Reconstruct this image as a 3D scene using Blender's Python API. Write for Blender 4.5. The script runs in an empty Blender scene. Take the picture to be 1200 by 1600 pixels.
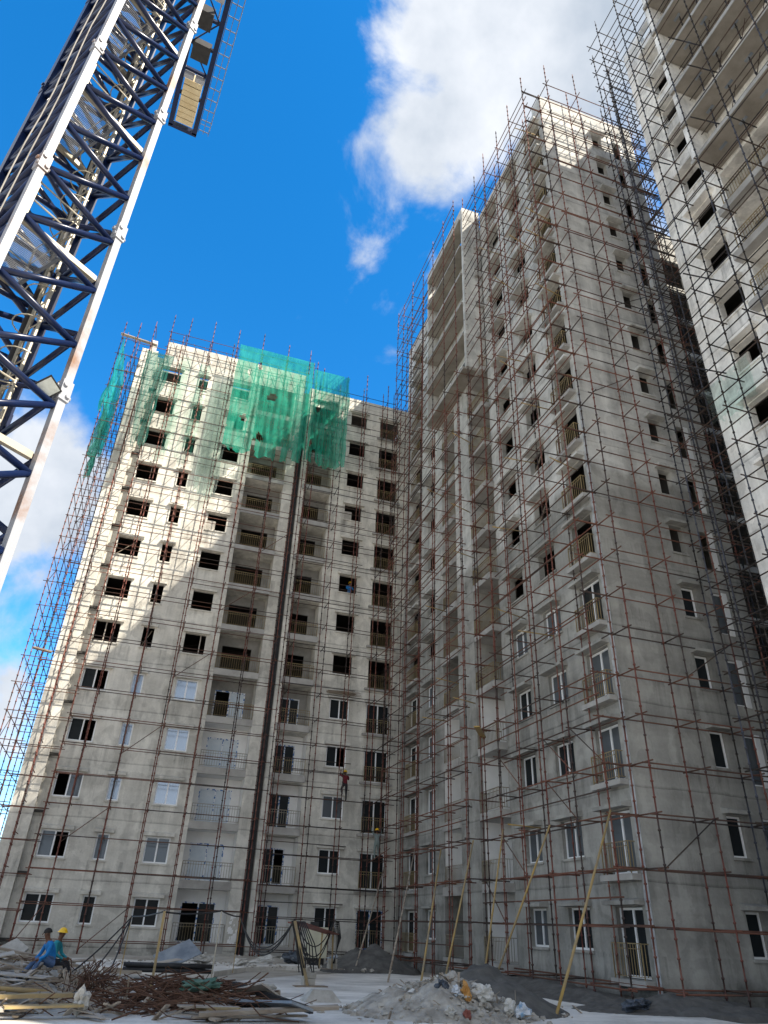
import bpy, bmesh, math, random
from mathutils import Vector, Matrix, noise as mnoise
R = math.radians
rnd = random.Random(7)
SC = bpy.context.scene
COL = SC.collection

# ------------------------------------------------------------ camera
cam_d = bpy.data.cameras.new('camera'); cam = bpy.data.objects.new('camera', cam_d); COL.objects.link(cam)
cam_d.sensor_fit = 'VERTICAL'; cam_d.sensor_height = 36.0; cam_d.lens = 36.0 * 1090.265 / 1600.0
cam_d.clip_start = 0.1; cam_d.clip_end = 6000
cx = Vector((0.946611625, -0.320309436, 0.036445813)); cy = Vector((-0.193801069, -0.475076658, 0.85833753)); cz = Vector((-0.257619055, -0.819575521, -0.511789398))
cam.matrix_world = Matrix(((cx.x, cy.x, cz.x, 0), (cx.y, cy.y, cz.y, 0), (cx.z, cy.z, cz.z, 1.75), (0, 0, 0, 1)))
SC.camera = cam

# ------------------------------------------------------------ sun, sky, exposure
SUN = Vector((0.92, -1.0, 1.564)).normalized()
SUN_EL = math.asin(SUN.z)
SUN_AZ = math.atan2(SUN.x, SUN.y)
SC.view_settings.view_transform = 'Standard'; SC.view_settings.look = 'None'
SC.view_settings.gamma = 1; SC.view_settings.use_curve_mapping = False
SC.view_settings.exposure = 2.12
sl = bpy.data.lights.new('sun', 'SUN'); sl.energy = 2.3; sl.angle = R(0.5); sl.color = (1.0, 0.91, 0.77)
so = bpy.data.objects.new('sun', sl); COL.objects.link(so)
so.rotation_euler = (-SUN).to_track_quat('-Z', 'Y').to_euler()

W = bpy.data.worlds.new('World'); SC.world = W; W.use_nodes = True
nt = W.node_tree; nt.nodes.clear()
def N(t, typ, **kw):
    n = t.nodes.new(typ)
    for k, v in kw.items():
        if k == 'i':
            for kk, vv in v.items(): n.inputs[kk].default_value = vv
        else: setattr(n, k, v)
    return n
def math_n(t, op, a, b=None, c=None, clamp=False):
    n = t.nodes.new('ShaderNodeMath'); n.operation = op; n.use_clamp = clamp
    for i, x in enumerate((a, b, c)):
        if x is None: continue
        if isinstance(x, (int, float)): n.inputs[i].default_value = x
        else: t.links.new(x, n.inputs[i])
    return n.outputs[0]
def build_world():
    L = nt.links.new
    out = N(nt, 'ShaderNodeOutputWorld')
    sky = N(nt, 'ShaderNodeTexSky', sky_type='NISHITA', sun_disc=False, sun_elevation=SUN_EL, sun_rotation=SUN_AZ, altitude=900, air_density=1.0, dust_density=0.25, ozone_density=3.0)
    hs = N(nt, 'ShaderNodeHueSaturation', i={'Hue': 0.497, 'Saturation': 1.36, 'Value': 1.0}); L(sky.outputs[0], hs.inputs['Color'])
    bg = N(nt, 'ShaderNodeBackground', i={'Strength': 0.078}); L(hs.outputs[0], bg.inputs[0])
    tc = N(nt, 'ShaderNodeTexCoord'); v = N(nt, 'ShaderNodeVectorMath', operation='NORMALIZE'); L(tc.outputs['Generated'], v.inputs[0])
    n1 = N(nt, 'ShaderNodeTexNoise', i={'Scale': 6.5, 'Detail': 9.0, 'Roughness': 0.58, 'Distortion': 0.25}); L(v.outputs[0], n1.inputs['Vector'])
    # cumulus banks, last row unseen and enlarged for fill light: (direction, radius, weight)
    blobs = [((0.258, 0.384, 0.887), 0.19, 1.15), ((0.170, 0.476, 0.863), 0.115, 1.0), ((0.312, 0.330, 0.891), 0.20, 1.15), ((0.161, 0.391, 0.906), 0.11, 1.0), ((0.215, 0.46, 0.86), 0.12, 1.05),
             ((0.51, 0.44, 0.74), 0.14, .95), ((0.34, 0.20, 0.92), 0.22, 1.0), ((0.45, 0.32, 0.83), 0.17, 1.0), ((0.2, 0.2, 0.96), 0.13, .9),
             ((-0.199, 0.852, 0.484), 0.135, 0.95), ((-0.23, 0.88, 0.43), 0.14, 0.95), ((-0.176, 0.953, 0.248), 0.10, 0.9), ((-0.3, .92, .25), .2, .9),
             ((0.195, 0.645, 0.739), 0.085, 0.36), ((0.216, 0.690, 0.691), 0.085, 0.38), ((0.208, 0.668, 0.715), 0.07, 0.3), ((0.231, 0.583, 0.779), 0.07, 0.36),
             ((-0.75, 0.2, 0.6), 0.55, 1.3), ((0.8, -0.5, 0.33), 0.6, 1.3), ((-0.2, -0.8, 0.55), 0.8, 1.4), ((0.45, -0.75, 0.4), 0.6, 1.3), ((-0.8, -0.5, 0.35), 0.65, 1.4), ((0.9, 0.3, 0.3), 0.45, 1.2), ((.1, -.3, .95), .42, 1.25), ((.2, .97, .1), .25, .9), ((-.9, .35, .2), .45, 1.3), ((-.5, -.5, .7), .55, 1.3), ((0, -.99, .12), .6, 1.3), ((-.6, 0, .8), .4, 1.2)]
    field = None
    for c, r, w in blobs:
        d = N(nt, 'ShaderNodeVectorMath', operation='DISTANCE'); L(v.outputs[0], d.inputs[0]); d.inputs[1].default_value = Vector(c).normalized()
        f = math_n(nt, 'MULTIPLY_ADD', d.outputs['Value'], -w / r, w)
        field = f if field is None else math_n(nt, 'SMOOTH_MAX', field, f, 0.25)
    dens = math_n(nt, 'MULTIPLY_ADD', n1.outputs[0], 2.3, -1.3)
    dens = math_n(nt, 'ADD', dens, field)
    mr = N(nt, 'ShaderNodeMapRange', interpolation_type='SMOOTHSTEP', i={'From Min': 0.0, 'From Max': 0.55}); L(dens, mr.inputs[0])
    # cloud body tone from a broader noise: white tops, grey hollows
    n2 = N(nt, 'ShaderNodeTexNoise', i={'Scale': 4.5, 'Detail': 6.0, 'Roughness': 0.55}); L(v.outputs[0], n2.inputs['Vector'])
    cr = N(nt, 'ShaderNodeValToRGB'); L(n2.outputs[0], cr.inputs[0])
    cr.color_ramp.elements[0].position = 0.36; cr.color_ramp.elements[0].color = (0.40, 0.46, 0.54, 1)
    cr.color_ramp.elements[1].position = 0.62; cr.color_ramp.elements[1].color = (0.70, 0.73, 0.78, 1)
    bc = N(nt, 'ShaderNodeBackground', i={'Strength': 0.315}); L(cr.outputs[0], bc.inputs[0])
    mx = N(nt, 'ShaderNodeMixShader'); L(mr.outputs[0], mx.inputs[0]); L(bg.outputs[0], mx.inputs[1]); L(bc.outputs[0], mx.inputs[2])
    L(mx.outputs[0], out.inputs[0])
build_world()
SC.cycles.max_bounces = 6; SC.cycles.diffuse_bounces = 3; SC.cycles.glossy_bounces = 3; SC.cycles.transparent_max_bounces = 12
SC.cycles.use_denoising = True

# ------------------------------------------------------------ materials
def mat(name, col, rough=0.85, col2=None, scale=1.0, detail=4, metal=0.0, bump=0.0, bscale=20.0, lo=0.35, hi=0.65, coord='pos', spec=0.3, stretch=None):
    m = bpy.data.materials.new(name); m.use_nodes = True; t = m.node_tree; b = t.nodes['Principled BSDF']
    b.inputs['Base Color'].default_value = (*col, 1); b.inputs['Roughness'].default_value = rough; b.inputs['Metallic'].default_value = metal
    b.inputs['Specular IOR Level'].default_value = spec
    L = t.links.new
    g = N(t, 'ShaderNodeNewGeometry'); vec = g.outputs['Position']
    if coord == 'obj':
        tc = N(t, 'ShaderNodeTexCoord'); vec = tc.outputs['Object']
    if stretch:
        mp = N(t, 'ShaderNodeMapping'); mp.inputs['Scale'].default_value = stretch; L(vec, mp.inputs[0]); vec = mp.outputs[0]
    if col2:
        n = N(t, 'ShaderNodeTexNoise', i={'Scale': scale, 'Detail': detail, 'Roughness': 0.6}); L(vec, n.inputs['Vector'])
        r = N(t, 'ShaderNodeValToRGB'); L(n.outputs[0], r.inputs[0])
        r.color_ramp.elements[0].position = lo; r.color_ramp.elements[0].color = (*col, 1)
        r.color_ramp.elements[1].position = hi; r.color_ramp.elements[1].color = (*col2, 1)
        L(r.outputs[0], b.inputs['Base Color'])
    if bump:
        n = N(t, 'ShaderNodeTexNoise', i={'Scale': bscale, 'Detail': 5.0}); L(vec, n.inputs['Vector'])
        bp = N(t, 'ShaderNodeBump', i={'Strength': bump, 'Distance': 0.03}); L(n.outputs[0], bp.inputs['Height']); L(bp.outputs[0], b.inputs['Normal'])
    return m

def plaster(name, low, high, zsplit, band=0.5):
    """cement plaster: fresh dark coat on the low floors, old pale coat above; trowel patches, damp streaks, pour lines"""
    m = bpy.data.materials.new(name); m.use_nodes = True; t = m.node_tree; b = t.nodes['Principled BSDF']; L = t.links.new
    b.inputs['Roughness'].default_value = 0.92; b.inputs['Specular IOR Level'].default_value = 0.15
    g = N(t, 'ShaderNodeNewGeometry'); P = g.outputs['Position']
    sx = N(t, 'ShaderNodeSeparateXYZ'); L(P, sx.inputs[0]); Z = sx.outputs[2]
    def noise(scale, det=5, st=(1, 1, 1), rough=.6, off=0):
        mp = N(t, 'ShaderNodeMapping'); mp.inputs['Scale'].default_value = st; mp.inputs['Location'].default_value = (off, off, off); L(P, mp.inputs[0])
        n = N(t, 'ShaderNodeTexNoise', i={'Scale': scale, 'Detail': det, 'Roughness': rough}); L(mp.outputs[0], n.inputs['Vector']); return n.outputs[0]
    big = noise(0.28, 6, (1, 1, 1.3)); med = noise(1.3, 6, off=7); fine = noise(11, 6, off=3); streak = noise(1.6, 5, (1, 1, 0.06), off=11); bands = noise(0.9, 3, (0.05, 0.05, 1.4), off=5)
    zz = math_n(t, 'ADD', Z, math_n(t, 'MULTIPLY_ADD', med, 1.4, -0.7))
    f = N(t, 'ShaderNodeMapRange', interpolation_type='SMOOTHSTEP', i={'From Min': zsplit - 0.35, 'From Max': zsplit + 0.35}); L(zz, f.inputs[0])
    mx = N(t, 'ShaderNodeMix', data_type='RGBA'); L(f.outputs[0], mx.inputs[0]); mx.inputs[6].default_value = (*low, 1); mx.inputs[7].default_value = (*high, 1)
    k = math_n(t, 'MULTIPLY_ADD', big, 1.0, -0.5)
    k = math_n(t, 'ADD', k, math_n(t, 'MULTIPLY_ADD', med, 0.65, -0.325))
    k = math_n(t, 'ADD', k, math_n(t, 'MULTIPLY_ADD', streak, 0.9, -0.45))
    k = math_n(t, 'ADD', k, math_n(t, 'MULTIPLY_ADD', bands, band, -band / 2))
    k = math_n(t, 'ADD', k, math_n(t, 'MULTIPLY_ADD', fine, 0.3, -0.15))
    # day-work joint under every floor slab: a thin darker trowel line
    fl = math_n(t, 'FRACT', math_n(t, 'DIVIDE', math_n(t, 'ADD', math_n(t, 'ADD', Z, -0.35), math_n(t, 'MULTIPLY_ADD', big, 0.25, -0.12)), 3.0))
    ln = N(t, 'ShaderNodeMapRange', i={'From Min': 0.0, 'From Max': 0.035, 'To Min': -0.42, 'To Max': 0.0}); L(fl, ln.inputs[0])
    k = math_n(t, 'ADD', k, ln.outputs[0])
    pn = noise(0.55, 3, (1, 1, .8), .5, 23)
    for lo_, amp in ((.47, .14), (.56, -.16), (.63, .12)):
        st_ = N(t, 'ShaderNodeMapRange', i={'From Min': lo_, 'From Max': lo_ + .012, 'To Min': 0.0, 'To Max': amp}); L(math_n(t, 'ADD', pn, math_n(t, 'MULTIPLY_ADD', fine, .05, -.025)), st_.inputs[0]); k = math_n(t, 'ADD', k, st_.outputs[0])
    dz = N(t, 'ShaderNodeMapRange', interpolation_type='SMOOTHSTEP', i={'From Min': .15, 'From Max': .75, 'To Min': -.3, 'To Max': 0.0}); L(math_n(t, 'ADD', Z, math_n(t, 'MULTIPLY_ADD', med, 1.6, -.8)), dz.inputs[0]); k = math_n(t, 'ADD', k, dz.outputs[0])
    dk = N(t, 'ShaderNodeMapRange', interpolation_type='SMOOTHSTEP', i={'From Min': .60, 'From Max': .74, 'To Min': 0.0, 'To Max': -.28}); L(noise(2.2, 6, (1, 1, .12), .65, 31), dk.inputs[0]); k = math_n(t, 'ADD', k, dk.outputs[0])
    dr = math_n(t, 'FRACT', math_n(t, 'DIVIDE', math_n(t, 'SUBTRACT', 1.30, Z), 3.0)); da = math_n(t, 'MAXIMUM', math_n(t, 'MULTIPLY_ADD', dr, -2.0, 1.0), 0.0)
    ds = N(t, 'ShaderNodeMapRange', interpolation_type='SMOOTHSTEP', i={'From Min': .54, 'From Max': .68, 'To Min': 0.0, 'To Max': -.34}); L(noise(3.4, 4, (1, 1, .05), .6, 47), ds.inputs[0]); k = math_n(t, 'ADD', k, math_n(t, 'MULTIPLY', ds.outputs[0], da))
    kk = math_n(t, 'ADD', k, 1.0)
    kk = math_n(t, 'MAXIMUM', kk, 0.35)
    sc = N(t, 'ShaderNodeVectorMath', operation='SCALE'); L(mx.outputs[2], sc.inputs[0]); L(kk, sc.inputs['Scale'])
    L(sc.outputs[0], b.inputs['Base Color'])
    bp = N(t, 'ShaderNodeBump', i={'Strength': 0.35, 'Distance': 0.03}); L(math_n(t, 'ADD', fine, med), bp.inputs['Height']); L(bp.outputs[0], b.inputs['Normal'])
    return m

M = {}
M['plC'] = plaster('plaster_left_blocks', (0.53, 0.515, 0.47), (0.57, 0.55, 0.495), 15.9, .35)
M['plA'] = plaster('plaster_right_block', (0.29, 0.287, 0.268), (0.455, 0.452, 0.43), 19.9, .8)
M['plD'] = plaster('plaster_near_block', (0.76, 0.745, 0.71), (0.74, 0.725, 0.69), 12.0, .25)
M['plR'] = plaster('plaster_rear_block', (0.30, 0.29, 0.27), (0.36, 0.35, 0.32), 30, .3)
M['conc'] = mat('slab_concrete', (0.30, 0.29, 0.275), .9, (0.43, 0.42, 0.40), 1.2, 6, bump=.25)
M['bay'] = mat('shade_darkened_recess_wall', (0.21, 0.205, 0.19), .92, (0.32, 0.31, 0.29), 1.1, 6, bump=.3)  # darker tone carries the shade of the balcony recesses in its colour
M['soffit'] = mat('bounce_tinted_concrete', (0.22, 0.20, 0.172), .9, (0.33, 0.305, 0.27), 0.9, 5, bump=.15, bscale=6)  # brown tint stands in for light bounced onto the slab undersides
M['patch'] = mat('fresh_cement_strip', (0.30, 0.31, 0.32), .85, (0.47, 0.48, 0.49), 3.0, 6, bump=.3, lo=.4, hi=.6)
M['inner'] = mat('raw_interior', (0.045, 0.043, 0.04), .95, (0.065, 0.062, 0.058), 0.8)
M['whitewall'] = mat('white_wall_putty', (0.76, 0.76, 0.75), .8, (0.84, 0.84, 0.83), 1.5, 4)
M['frame'] = mat('white_window_frame', (0.80, 0.82, 0.84), .4, (0.86, 0.88, 0.90), 3)
M['tape'] = mat('taped_door_frame', (0.72, 0.75, 0.79), .45, (0.06, 0.17, 0.42), 7, 1, lo=.55, hi=.57, stretch=(1, 1, 1))
M['bars_y'] = mat('primer_yellow_rail', (0.29, 0.22, 0.105), .6, (0.20, 0.155, 0.09), 1.0)
M['bars_g'] = mat('grey_rail', (0.30, 0.29, 0.26), .55, (0.22, 0.17, 0.09), 0.6)
M['chalk'] = mat('chalk', (0.72, 0.72, 0.70), .95, (0.5, 0.5, 0.48), 9)
def glass(name, col, metal, rough=.06):
    m = mat(name, col, rough, spec=.08); b = m.node_tree.nodes['Principled BSDF']; b.inputs['Metallic'].default_value = metal
    t = m.node_tree; n = N(t, 'ShaderNodeTexNoise', i={'Scale': 1.2, 'Detail': 1.0}); g = N(t, 'ShaderNodeNewGeometry'); t.links.new(g.outputs['Position'], n.inputs['Vector'])
    bp = N(t, 'ShaderNodeBump', i={'Strength': 0.06, 'Distance': 0.05}); t.links.new(n.outputs[0], bp.inputs['Height']); t.links.new(bp.outputs[0], b.inputs['Normal'])
    return m
M['glass'] = glass('window_glass', (0.02, 0.024, 0.027), 0.0)
M['glass_sky'] = glass('window_glass_filmed', (0.40, 0.47, 0.56), 0.7, .14)
M['glass_mid'] = glass('window_glass_reflective', (0.14, 0.16, 0.18), 0.4, .1)
M['film'] = mat('protective_film', (0.50, 0.58, 0.66), .35, (0.62, 0.68, 0.73), 2.0)
# scaffold steel: red oxide paint, rust and worn dark stretches
def steel(name, a, b_, c, sc):
    m = mat(name, a, .7); t = m.node_tree; b = t.nodes['Principled BSDF']; L = t.links.new
    g = N(t, 'ShaderNodeNewGeometry'); mp = N(t, 'ShaderNodeMapping'); mp.inputs['Scale'].default_value = sc; L(g.outputs['Position'], mp.inputs[0])
    n = N(t, 'ShaderNodeTexNoise', i={'Scale': 1.0, 'Detail': 2.0, 'Roughness': .5}); L(mp.outputs[0], n.inputs['Vector'])
    r = N(t, 'ShaderNodeValToRGB'); L(n.outputs[0], r.inputs[0]); e = r.color_ramp.elements
    e[0].position = .40; e[0].color = (*c, 1); e[1].position = .60; e[1].color = (*b_, 1); x = e.new(.5); x.color = (*a, 1)
    L(r.outputs[0], b.inputs['Base Color']); b.inputs['Specular IOR Level'].default_value = .25
    return m
M['pole'] = steel('scaffold_standard_paint', (0.155, 0.052, 0.04), (0.185, 0.085, 0.065), (0.06, 0.046, 0.043), (.9, .9, .22))
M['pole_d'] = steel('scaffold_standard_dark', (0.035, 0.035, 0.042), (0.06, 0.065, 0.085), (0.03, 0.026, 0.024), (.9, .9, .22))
M['ledger'] = steel('scaffold_ledger_rust', (0.125, 0.062, 0.043), (0.165, 0.072, 0.05), (0.06, 0.045, 0.04), (.25, .25, .9))
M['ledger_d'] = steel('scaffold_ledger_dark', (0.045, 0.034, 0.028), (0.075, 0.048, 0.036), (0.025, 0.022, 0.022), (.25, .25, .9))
M['bamboo'] = mat('yellow_prop_paint', (0.42, 0.28, 0.09), .7, (0.27, 0.22, 0.15), 1.3, 5)
M['cr_white'] = mat('crane_leg_white', (0.33, 0.345, 0.385), .45, (0.22, 0.115, 0.065), 1.0, 8, lo=.52, hi=.68, spec=.4)
M['cr_blue'] = mat('crane_navy_paint', (0.004, 0.011, 0.045), .3, (0.006, 0.016, 0.065), 1.5, spec=.4)
M['galv'] = mat('galvanised_steel', (0.33, 0.30, 0.24), .5, (0.42, 0.39, 0.32), 3, metal=.3)
M['grating'] = mat('walkway_mesh_grey', (0.20, 0.215, 0.25), .6, (0.13, 0.145, 0.17), 2)
M['cream'] = mat('cream_ballast_paint', (0.66, 0.56, 0.37), .8, (0.56, 0.45, 0.27), 1.2)
M['dark'] = mat('dark_rubber', (0.02, 0.02, 0.022), .6, (0.035, 0.035, 0.037), 3)
M['lamp'] = mat('floodlight_glass', (0.62, 0.66, 0.62), .2, (0.45, 0.48, 0.45), 8)
M['cable_w'] = mat('grey_cable', (0.33, 0.31, 0.28), .7, (0.22, 0.21, 0.2), 2)
def net_mat(name, col, opac):
    m = bpy.data.materials.new(name); m.use_nodes = True; t = m.node_tree; t.nodes.clear(); L = t.links.new
    out = N(t, 'ShaderNodeOutputMaterial'); g = N(t, 'ShaderNodeNewGeometry')
    n = N(t, 'ShaderNodeTexNoise', i={'Scale': 1.1, 'Detail': 5.0, 'Roughness': .6}); L(g.outputs['Position'], n.inputs['Vector'])
    n2 = N(t, 'ShaderNodeTexNoise', i={'Scale': 5.0, 'Detail': 3.0}); mp = N(t, 'ShaderNodeMapping'); mp.inputs['Scale'].default_value = (1.4, 1.4, .18); L(g.outputs['Position'], mp.inputs[0]); L(mp.outputs[0], n2.inputs['Vector'])
    r = N(t, 'ShaderNodeValToRGB'); L(n.outputs[0], r.inputs[0]); r.color_ramp.elements[0].position = .3; r.color_ramp.elements[1].position = .7
    r.color_ramp.elements[0].color = (*[c * .75 for c in col], 1); r.color_ramp.elements[1].color = (*[min(1, c * 1.2 + .02) for c in col], 1)
    d = N(t, 'ShaderNodeBsdfDiffuse'); tr = N(t, 'ShaderNodeBsdfTranslucent'); L(r.outputs[0], d.inputs[0]); L(r.outputs[0], tr.inputs[0])
    a = N(t, 'ShaderNodeMixShader', i={0: .5}); L(d.outputs[0], a.inputs[1]); L(tr.outputs[0], a.inputs[2])
    tp = N(t, 'ShaderNodeBsdfTransparent'); tp.inputs[0].default_value = (.86, .96, .93, 1)
    o = math_n(t, 'MULTIPLY_ADD', n2.outputs[0], .5, opac - .25, clamp=True)
    b = N(t, 'ShaderNodeMixShader'); L(o, b.inputs[0]); L(tp.outputs[0], b.inputs[1]); L(a.outputs[0], b.inputs[2]); L(b.outputs[0], out.inputs[0])
    return m
M['net'] = net_mat('green_debris_net', (0.035, 0.44, 0.31), .6)
M['net_thin'] = net_mat('green_debris_net_thin', (0.10, 0.45, 0.36), .16)
M['net_dark'] = net_mat('green_debris_net_folded', (0.045, 0.22, 0.185), .58); M['net_faint'] = net_mat('faint_grey_gauze', (0.36, 0.42, 0.40), .10); M['net_gauze'] = net_mat('grey_gauze', (0.38, 0.45, 0.43), .34)
M['net_skylit'] = net_mat('skylit_debris_net', (0.03, 0.46, 0.46), .66)  # teal puts the sky light behind the green net into its colour
M['ground'] = mat('dry_site_soil', (0.30, 0.275, 0.235), .95, (0.44, 0.41, 0.36), .6, 8, bump=.5, bscale=5)
M['slab'] = mat('poured_ground_slab', (0.54, 0.52, 0.48), .9, (0.72, 0.695, 0.65), .45, 8, bump=.2, bscale=8, lo=.38, hi=.62)
def slab_stains(m):
    t = m.node_tree; b = t.nodes['Principled BSDF']; L = t.links.new; src = b.inputs['Base Color'].links[0].from_socket
    g = N(t, 'ShaderNodeNewGeometry')
    def nz(sc, det, st=(1, 1, 1)):
        mp = N(t, 'ShaderNodeMapping'); mp.inputs['Scale'].default_value = st; mp.inputs['Rotation'].default_value = (0, 0, .5); L(g.outputs['Position'], mp.inputs[0])
        n = N(t, 'ShaderNodeTexNoise', i={'Scale': sc, 'Detail': det, 'Roughness': .65}); L(mp.outputs[0], n.inputs['Vector']); return n.outputs[0]
    k = math_n(t, 'ADD', math_n(t, 'MULTIPLY_ADD', nz(.35, 7), 1.5, .25), math_n(t, 'MULTIPLY_ADD', nz(.8, 5, (.25, 2.5, 1)), .8, -.4))
    k = math_n(t, 'ADD', k, math_n(t, 'MULTIPLY_ADD', nz(9, 6), .5, -.25)); k = math_n(t, 'MINIMUM', math_n(t, 'MAXIMUM', k, .45), 1.12)
    sc = N(t, 'ShaderNodeVectorMath', operation='SCALE'); L(src, sc.inputs[0]); L(k, sc.inputs['Scale']); L(sc.outputs[0], b.inputs['Base Color'])
slab_stains(M['slab'])
M['soil'] = mat('dark_damp_sand', (0.075, 0.072, 0.068), .95, (0.13, 0.125, 0.115), 2.5, 6, bump=.8, bscale=9)
M['rubble'] = mat('grey_rubble', (0.24, 0.22, 0.19), .95, (0.46, 0.43, 0.38), 2.6, 9, bump=.8, bscale=12)
M['wood'] = mat('weathered_plank', (0.20, 0.155, 0.115), .85, (0.38, 0.33, 0.27), 2.2, 6, bump=.3, stretch=(.5, 2, 2))
M['wood_y'] = mat('yellow_timber', (0.40, 0.30, 0.14), .8, (0.27, 0.21, 0.13), 2.2, 5, bump=.2)
M['wood_p'] = mat('pale_plywood', (0.46, 0.42, 0.37), .85, (0.33, 0.29, 0.25), 1.5, 6)
M['rust'] = mat('rusty_rebar', (0.07, 0.036, 0.024), .9, (0.125, 0.066, 0.042), 4, 4)
M['block'] = mat('concrete_block', (0.36, 0.34, 0.30), .95, (0.47, 0.45, 0.41), 5, 6, bump=.5)
M['sack'] = mat('white_plastic_sack', (0.60, 0.59, 0.56), .6, (0.40, 0.38, 0.34), 3, 5, bump=.5, bscale=8)
M['sack_o'] = mat('orange_sack', (0.42, 0.20, 0.05), .6, (0.55, 0.30, 0.1), 4)
M['sack_b'] = mat('blue_white_sack', (0.55, 0.58, 0.62), .5, (0.20, 0.32, 0.45), 5, 3, lo=.5, hi=.6)
M['sheet'] = mat('steel_sheet_grey', (0.16, 0.19, 0.23), .5, (0.30, 0.33, 0.36), 1.5, 5, metal=.2)
M['tin_red'] = mat('red_tin_sheet', (0.20, 0.06, 0.045), .6, (0.26, 0.10, 0.08), 2)
M['panel'] = mat('cream_cabinet_paint', (0.60, 0.58, 0.44), .5, (0.52, 0.50, 0.39), 1.5)
M['tarp'] = mat('black_tarp', (0.03, 0.035, 0.045), .4, (0.10, 0.12, 0.15), 3, 4, bump=.6, bscale=6)
M['green_cloth'] = mat('faded_green_cloth', (0.06, 0.13, 0.10), .9, (0.12, 0.2, 0.16), 4)
M['skin'] = mat('skin', (0.13, 0.065, 0.04), .6, (0.16, 0.08, 0.05), 8)
M['shirt_b'] = mat('blue_shirt', (0.012, 0.16, 0.44), .85, (0.02, 0.20, 0.52), 5)
M['jeans'] = mat('denim', (0.06, 0.11, 0.22), .9, (0.10, 0.16, 0.29), 7)
M['shoe'] = mat('dark_shoe', (0.02, 0.018, 0.016), .7, (0.03, 0.027, 0.025), 4)
M['black_cl'] = mat('black_cloth', (0.02, 0.02, 0.024), .9, (0.035, 0.033, 0.035), 6)
M['maroon'] = mat('maroon_cloth', (0.16, 0.022, 0.03), .9, (0.10, 0.015, 0.02), 6)
M['khaki'] = mat('grey_green_cloth', (0.16, 0.20, 0.19), .9, (0.22, 0.26, 0.26), 6)
M['teal'] = mat('teal_cloth', (0.02, 0.22, 0.28), .9, (0.03, 0.28, 0.33), 6)
M['helmet'] = mat('yellow_hard_hat', (0.85, 0.52, 0.01), .35, (0.78, 0.46, 0.01), 6, spec=.5)
M['hair'] = mat('black_hair', (0.012, 0.010, 0.010), .7, (0.02, 0.018, 0.016), 9)

# ------------------------------------------------------------ mesh + object helpers
class MB:
    def __init__(s): s.v = []; s.f = []
    def quad(s, a, b, c, d):
        i = len(s.v); s.v += [tuple(a), tuple(b), tuple(c), tuple(d)]; s.f.append((i, i + 1, i + 2, i + 3)); return s
    def box(s, x0, y0, z0, x1, y1, z1, mtx=None):
        i = len(s.v); p = [(x0, y0, z0), (x1, y0, z0), (x1, y1, z0), (x0, y1, z0), (x0, y0, z1), (x1, y0, z1), (x1, y1, z1), (x0, y1, z1)]
        if mtx is not None: p = [tuple(mtx @ Vector(q)) for q in p]
        s.v += p; s.f += [tuple(i + k for k in q) for q in ((0, 3, 2, 1), (4, 5, 6, 7), (0, 1, 5, 4), (1, 2, 6, 5), (2, 3, 7, 6), (3, 0, 4, 7))]; return s
    def bar(s, a, b, w, h=None, up=(0, 0, 1)):
        a, b = Vector(a), Vector(b); h = h or w; d = (b - a); L = d.length
        if L < 1e-6: return s
        d /= L; u = Vector(up)
        if abs(d.dot(u)) > .97: u = Vector((1, 0, 0))
        x = d.cross(u).normalized(); z = x.cross(d)
        return s.box(-w / 2, 0, -h / 2, w / 2, L, h / 2, Matrix(((x.x, d.x, z.x, a.x), (x.y, d.y, z.y, a.y), (x.z, d.z, z.z, a.z), (0, 0, 0, 1))))
    def tube(s, pts, r, n=6, caps=True):
        pts = [Vector(p) for p in pts]; rings = []
        rr = r if isinstance(r, (list, tuple)) else [r] * len(pts)
        for k, p in enumerate(pts):
            d = (pts[min(k + 1, len(pts) - 1)] - pts[max(k - 1, 0)]).normalized()
            u = Vector((0, 0, 1)) if abs(d.z) < .95 else Vector((1, 0, 0))
            x = d.cross(u).normalized(); y = x.cross(d); i = len(s.v)
            for j in range(n):
                a = 2 * math.pi * j / n; s.v.append(tuple(p + (x * math.cos(a) + y * math.sin(a)) * rr[k]))
            rings.append(i)
        for k in range(len(rings) - 1):
            for j in range(n):
                s.f.append((rings[k] + j, rings[k] + (j + 1) % n, rings[k + 1] + (j + 1) % n, rings[k + 1] + j))
        if caps:
            s.f.append(tuple(rings[0] + j for j in reversed(range(n)))); s.f.append(tuple(rings[-1] + j for j in range(n)))
        return s
    def mesh(s, name, m, smooth=False):
        me = bpy.data.meshes.new(name); me.from_pydata(s.v, [], s.f); me.update()
        if m: me.materials.append(m)
        if smooth: me.polygons.foreach_set('use_smooth', [True] * len(me.polygons))
        return me
    def build(s, name, m, parent=None, smooth=False, loc=None):
        o = bpy.data.objects.new(name, s.mesh(name, m, smooth)); COL.objects.link(o)
        if parent: o.parent = parent
        if loc: o.location = loc
        return o
def inst(name, me, parent=None, loc=(0, 0, 0), rot=(0, 0, 0)):
    o = bpy.data.objects.new(name, me); COL.objects.link(o); o.location = loc; o.rotation_euler = rot
    if parent: o.parent = parent
    return o
def tag(o, label, cat, group=None, kind=None):
    if label: o['label'] = label
    if cat: o['category'] = cat
    if group: o['group'] = group
    if kind: o['kind'] = kind
    return o
def thing(name, label, cat, loc=(0, 0, 0), group=None):
    o = bpy.data.objects.new(name, None); COL.objects.link(o); o.location = loc; o.empty_display_size = .3
    return tag(o, label, cat, group)
MESH = {}
def cached(key, fn):
    if key not in MESH: MESH[key] = fn()
    return MESH[key]
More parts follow.
